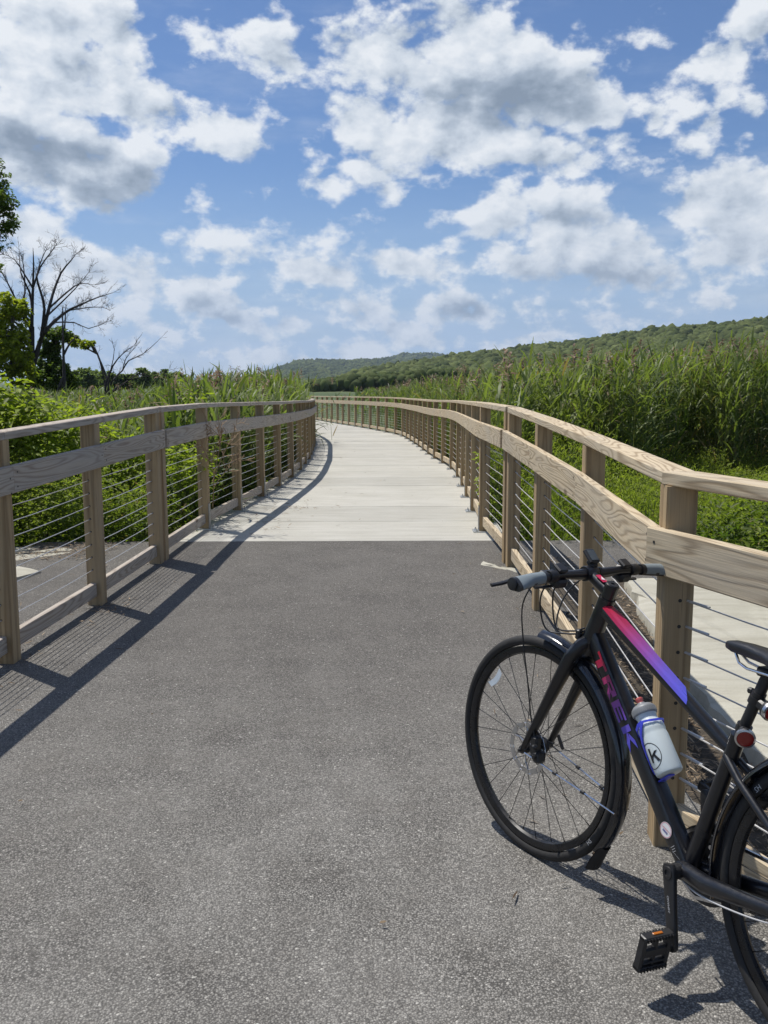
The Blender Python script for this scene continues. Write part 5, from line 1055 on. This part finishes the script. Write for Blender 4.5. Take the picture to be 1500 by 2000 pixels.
for l_ in ([(415, 990), (418, 930), (408, 880), (400, 835)], [(415, 940), (435, 890), (455, 850), (462, 828)], [(418, 950), (440, 920), (462, 900)], [(410, 900), (395, 870), (398, 850)], [(418, 925), (430, 870), (428, 840)]):
    Q = tw.limb([at(a_, b_, 8.75 if b_ < 960 else 9.2) for a_, b_ in l_], .005, .002, 4)
    for k in range(9): i = rng.integers(2, len(Q)); tw.grow(Q[i], nrm(Q[min(i + 1, len(Q) - 1)] - Q[i - 1] + 1e-4) + rng.normal(0, .6, 3), rng.uniform(.06, .16), .0022, 1, .5, .1, 3, .7)
tw.mb.build('stalks', M['drystem'], t, base=t.location)
# grass hanging through the left fence at the bend
n = 60; c = np.array([-1.86, 24.9]); P = np.stack([c[0] + rng.normal(-.1, .12, n), c[1] + rng.normal(0, .9, n), rng.uniform(-.1, .9, n)], 1)
v, f, tt = blades(P, rng.normal(-.1, .8, n), rng.uniform(.35, .7, n), rng.uniform(.1, .9, n), rng.uniform(.5, 1.8, n), rng.uniform(.02, .035, n), tints(n, (0, .6), .05))
tt = tt; gt = mesh_np('reeds', v, f, M['reed'], tt, base=(c[0], c[1], 0)); tag(gt, 'tuft of reed leaves poking through the left fence at the bend', 'reeds', kind='stuff')

# ------------------------------------------------------------------ hills
def f_hill(t, b, o):
    p = geo_p(t); n = t.noise(p, .006, 6, .6); c = t.mix(t.mr(n, .35, .65), (.045, .065, .022), (.095, .115, .040)); setc(t, b, 'Base Color', c); b.inputs['Roughness'].default_value = 1; b.inputs['Specular IOR Level'].default_value = .1
M['hill'] = mat('wooded_hill', f_hill)
ICO_V = None
import bmesh
bm_ = bmesh.new(); bmesh.ops.create_icosphere(bm_, subdivisions=1, radius=1); ICO_V = np.array([v.co[:] for v in bm_.verts]); ICO_F = np.array([[v.index for v in f.verts] for f in bm_.faces]); bm_.free()
bm_ = bmesh.new(); bmesh.ops.create_icosphere(bm_, subdivisions=2, radius=1); IC2_V = np.array([v.co[:] for v in bm_.verts]); IC2_F = np.array([[v.index for v in f.verts] for f in bm_.faces]); bm_.free()
def hill(prof, Df, Db, near, crown_r, n, label, amp, tr, azr, ico=1):
    """prof: (azimuth deg, elevation deg) of the skyline; Df(az) distance of the crest"""
    A = np.linspace(azr[0], azr[1], 110); EL = np.interp(A, [q[0] for q in prof], [q[1] for q in prof]); TT_ = np.concatenate([np.linspace(0, 1, 18), [1.12, 1.3, 1.7]]); V = []
    def surf(a, t_):
        D = Df(a); el = np.interp(a, [q[0] for q in prof], [q[1] for q in prof]); Hc = D * np.tan(np.radians(np.maximum(el, .0))) + CAM_H; k = np.clip(t_, 0, 1); prof_t = k ** 1.25 * (1 + .10 * np.sin(a * 1.7 + t_ * 5) * (1 - k) * k * 4)
        r_ = D * (near + (1 - near) * t_); Z = -1.5 + (Hc + 1.5) * np.where(t_ <= 1, prof_t * np.minimum(1, 1), 1 - (t_ - 1) * .8); Z = np.where(t_ <= 1, np.minimum(Z, CAM_H + r_ * (Hc - CAM_H) / D * .995), Z); return np.stack([r_ * np.sin(np.radians(a)), r_ * np.cos(np.radians(a)), Z - crown_r * 1.2 * (t_ > .05)], -1)
    G = surf(np.repeat(A, len(TT_)), np.tile(TT_, len(A))); m_ = len(TT_); i, j = np.meshgrid(np.arange(len(A) - 1), np.arange(m_ - 1), indexing='ij'); i, j = i.ravel(), j.ravel(); F = np.stack([i * m_ + j, (i + 1) * m_ + j, (i + 1) * m_ + j + 1, i * m_ + j + 1], 1)
    tag(mesh_np('hills', G, F, M['hill'], smooth=True), kind='structure')
    a = rng.uniform(azr[0], azr[1], n); t_ = rng.uniform(0, 1.02, n) ** .75; C = surf(a, t_); s_ = crown_r * np.clip(rng.lognormal(-.12, .33, n), .4, 1.7); iv, if_ = (ICO_V, ICO_F) if ico == 1 else (IC2_V, IC2_F)
    th = rng.uniform(0, 2 * PI, n); c_, s2 = np.cos(th), np.sin(th); Vv = iv[None] * (1 + rng.normal(0, .16, (n, len(iv), 1))); X = Vv[..., 0] * c_[:, None] - Vv[..., 1] * s2[:, None]; Y = Vv[..., 0] * s2[:, None] + Vv[..., 1] * c_[:, None]
    V = np.stack([X, Y, Vv[..., 2] * rng.uniform(.8, 1.15, n)[:, None]], -1) * s_[:, None, None] + C[:, None]; F = (np.arange(n)[:, None, None] * len(iv) + if_[None]).reshape(-1, 3)
    patch = np.clip(.5 + .35 * np.sin(a * 2.2 + t_ * 6) + .25 * np.sin(a * 5.1 - t_ * 9), 0, 1); tt = np.stack([tr[0] + (tr[1] - tr[0]) * np.clip(.6 * patch + rng.uniform(0, .5, n), 0, 1), rng.uniform(0, 1, n), np.zeros(n)], 1); dk = rng.uniform(0, 1, n) < .07; tt[dk, 0] = 0; tt[dk, 1] = 0
    o = mesh_np('hillside_woods', V.reshape(-1, 3), F, M['farleaf'], np.repeat(tt, len(iv), 0)); tag(o, label, 'woodland', kind='stuff')
RIDGE = [(-3.43, .03), (-1.56, .71), (.93, 1.14), (3.41, 1.47), (4.65, 1.69), (7.71, 1.98), (9.52, 2.21), (12.2, 2.49), (13.67, 2.77), (16.25, 3.08), (17.94, 3.14), (19.33, 3.23), (20.68, 3.4), (22.01, 3.54), (30, 4.2), (45, 4.6)]
hill(RIDGE, lambda a: np.interp(a, [-4, 5, 22, 45], [520, 700, 620, 560]), 0, .45, 2.25, 21000, 'wooded ridge rising to the right behind the reeds', 0, (.15, 1), (-3.4, 36), 2)
hill([(-12, .0), (-10.78, .03), (-8.66, .27), (-7.12, .7), (-5.27, 1.30), (-4.03, 1.40), (-2.17, 1.37), (-.16, 1.41), (1.55, 1.38), (3.1, 1.29), (8, .9)], lambda a: 2600 + a * 0, 0, .55, 4.5, 12000, 'far blue green wooded hill in the middle distance', 0, (.1, .8), (-11.5, 6))
hill([(-3.42, .3), (-1.55, 1.2), (-.16, 1.46), (1.24, 1.75), (2.48, 1.78), (3.72, 1.69), (5.26, 1.62), (7.72, 1.37), (12, 1)], lambda a: 3300 + a * 0, 0, .8, 5.5, 6000, 'second far wooded hill, its dome above the first', 0, (.3, .9), (-3.4, 11))
# low wood on the flat ahead of the far hill
n = 2600; a = rng.uniform(-4.6, 5, n); D = rng.uniform(230, 420, n); s_ = rng.uniform(.7, 1.7, n); hh = np.interp(a, [-4.6, -2, 2, 5], [.15, .5, .95, 1.3]) * rng.uniform(.2, 1, n); Zc = D * np.tan(np.radians(hh)) * .75 - .2
V = IC2_V[None] * (1 + rng.normal(0, .14, (n, len(IC2_V), 1))) * s_[:, None, None] * (1, 1, 1.15) + np.stack([D * np.sin(np.radians(a)), D * np.cos(np.radians(a)), Zc], 1)[:, None]
F = (np.arange(n)[:, None, None] * len(IC2_V) + IC2_F[None]).reshape(-1, 3); tt = np.repeat(tints(n, (0, .6)), len(IC2_V), 0); tag(mesh_np('lowland_woods', V.reshape(-1, 3), F, M['farleaf'], tt), 'dark green wood on the flat ground below the far hill', 'woodland', kind='stuff')

Q = np.concatenate([sample(260, -1.75, -.9, 8.3, 12, lambda x, y: x > lfx(y) + .05), sample(90, -1.4, 1.0, 8.3, 22, lambda x, y: (x > lfx(y)) & (x < rfx(y))), rng.normal((-1.0, 10.6), (.22, .12), (60, 2))])
litter(Q, lambda y_: zg(y_) + .004, 'litter', 'leaf scraps scattered on the concrete boardwalk')
Q = sample(700, -3, 1.0, 2.0, 8.1, lambda x, y: rng.uniform(0, 1, len(x)) < .015 + .9 * np.exp(-np.minimum(np.abs(x - .9), np.abs(x + 1.85)) / .25))
litter(Q, lambda y_: zg(y_) + .002, 'litter', 'small dry scraps on the asphalt near the fences')

# ------------------------------------------------------------------ air: a thin even haze round the whole scene
hz = bpy.data.materials.new('haze_air'); hz.use_nodes = True; ht = NT(hz.node_tree); ht.N.clear()
ho = ht.add('ShaderNodeOutputMaterial'); hv = ht.add('ShaderNodeVolumePrincipled', {'Color': (.62, .76, .98, 1), 'Density': .00010, 'Anisotropy': .25}); ht.L.new(hv.outputs[0], ho.inputs['Volume'])
mb = MB(); obox(mb, (0, 0, 200), (1, 0, 0), (0, 1, 0), (0, 0, 1), 13000, 13000, 410)
tag(mb.build('haze', hz), kind='stuff')
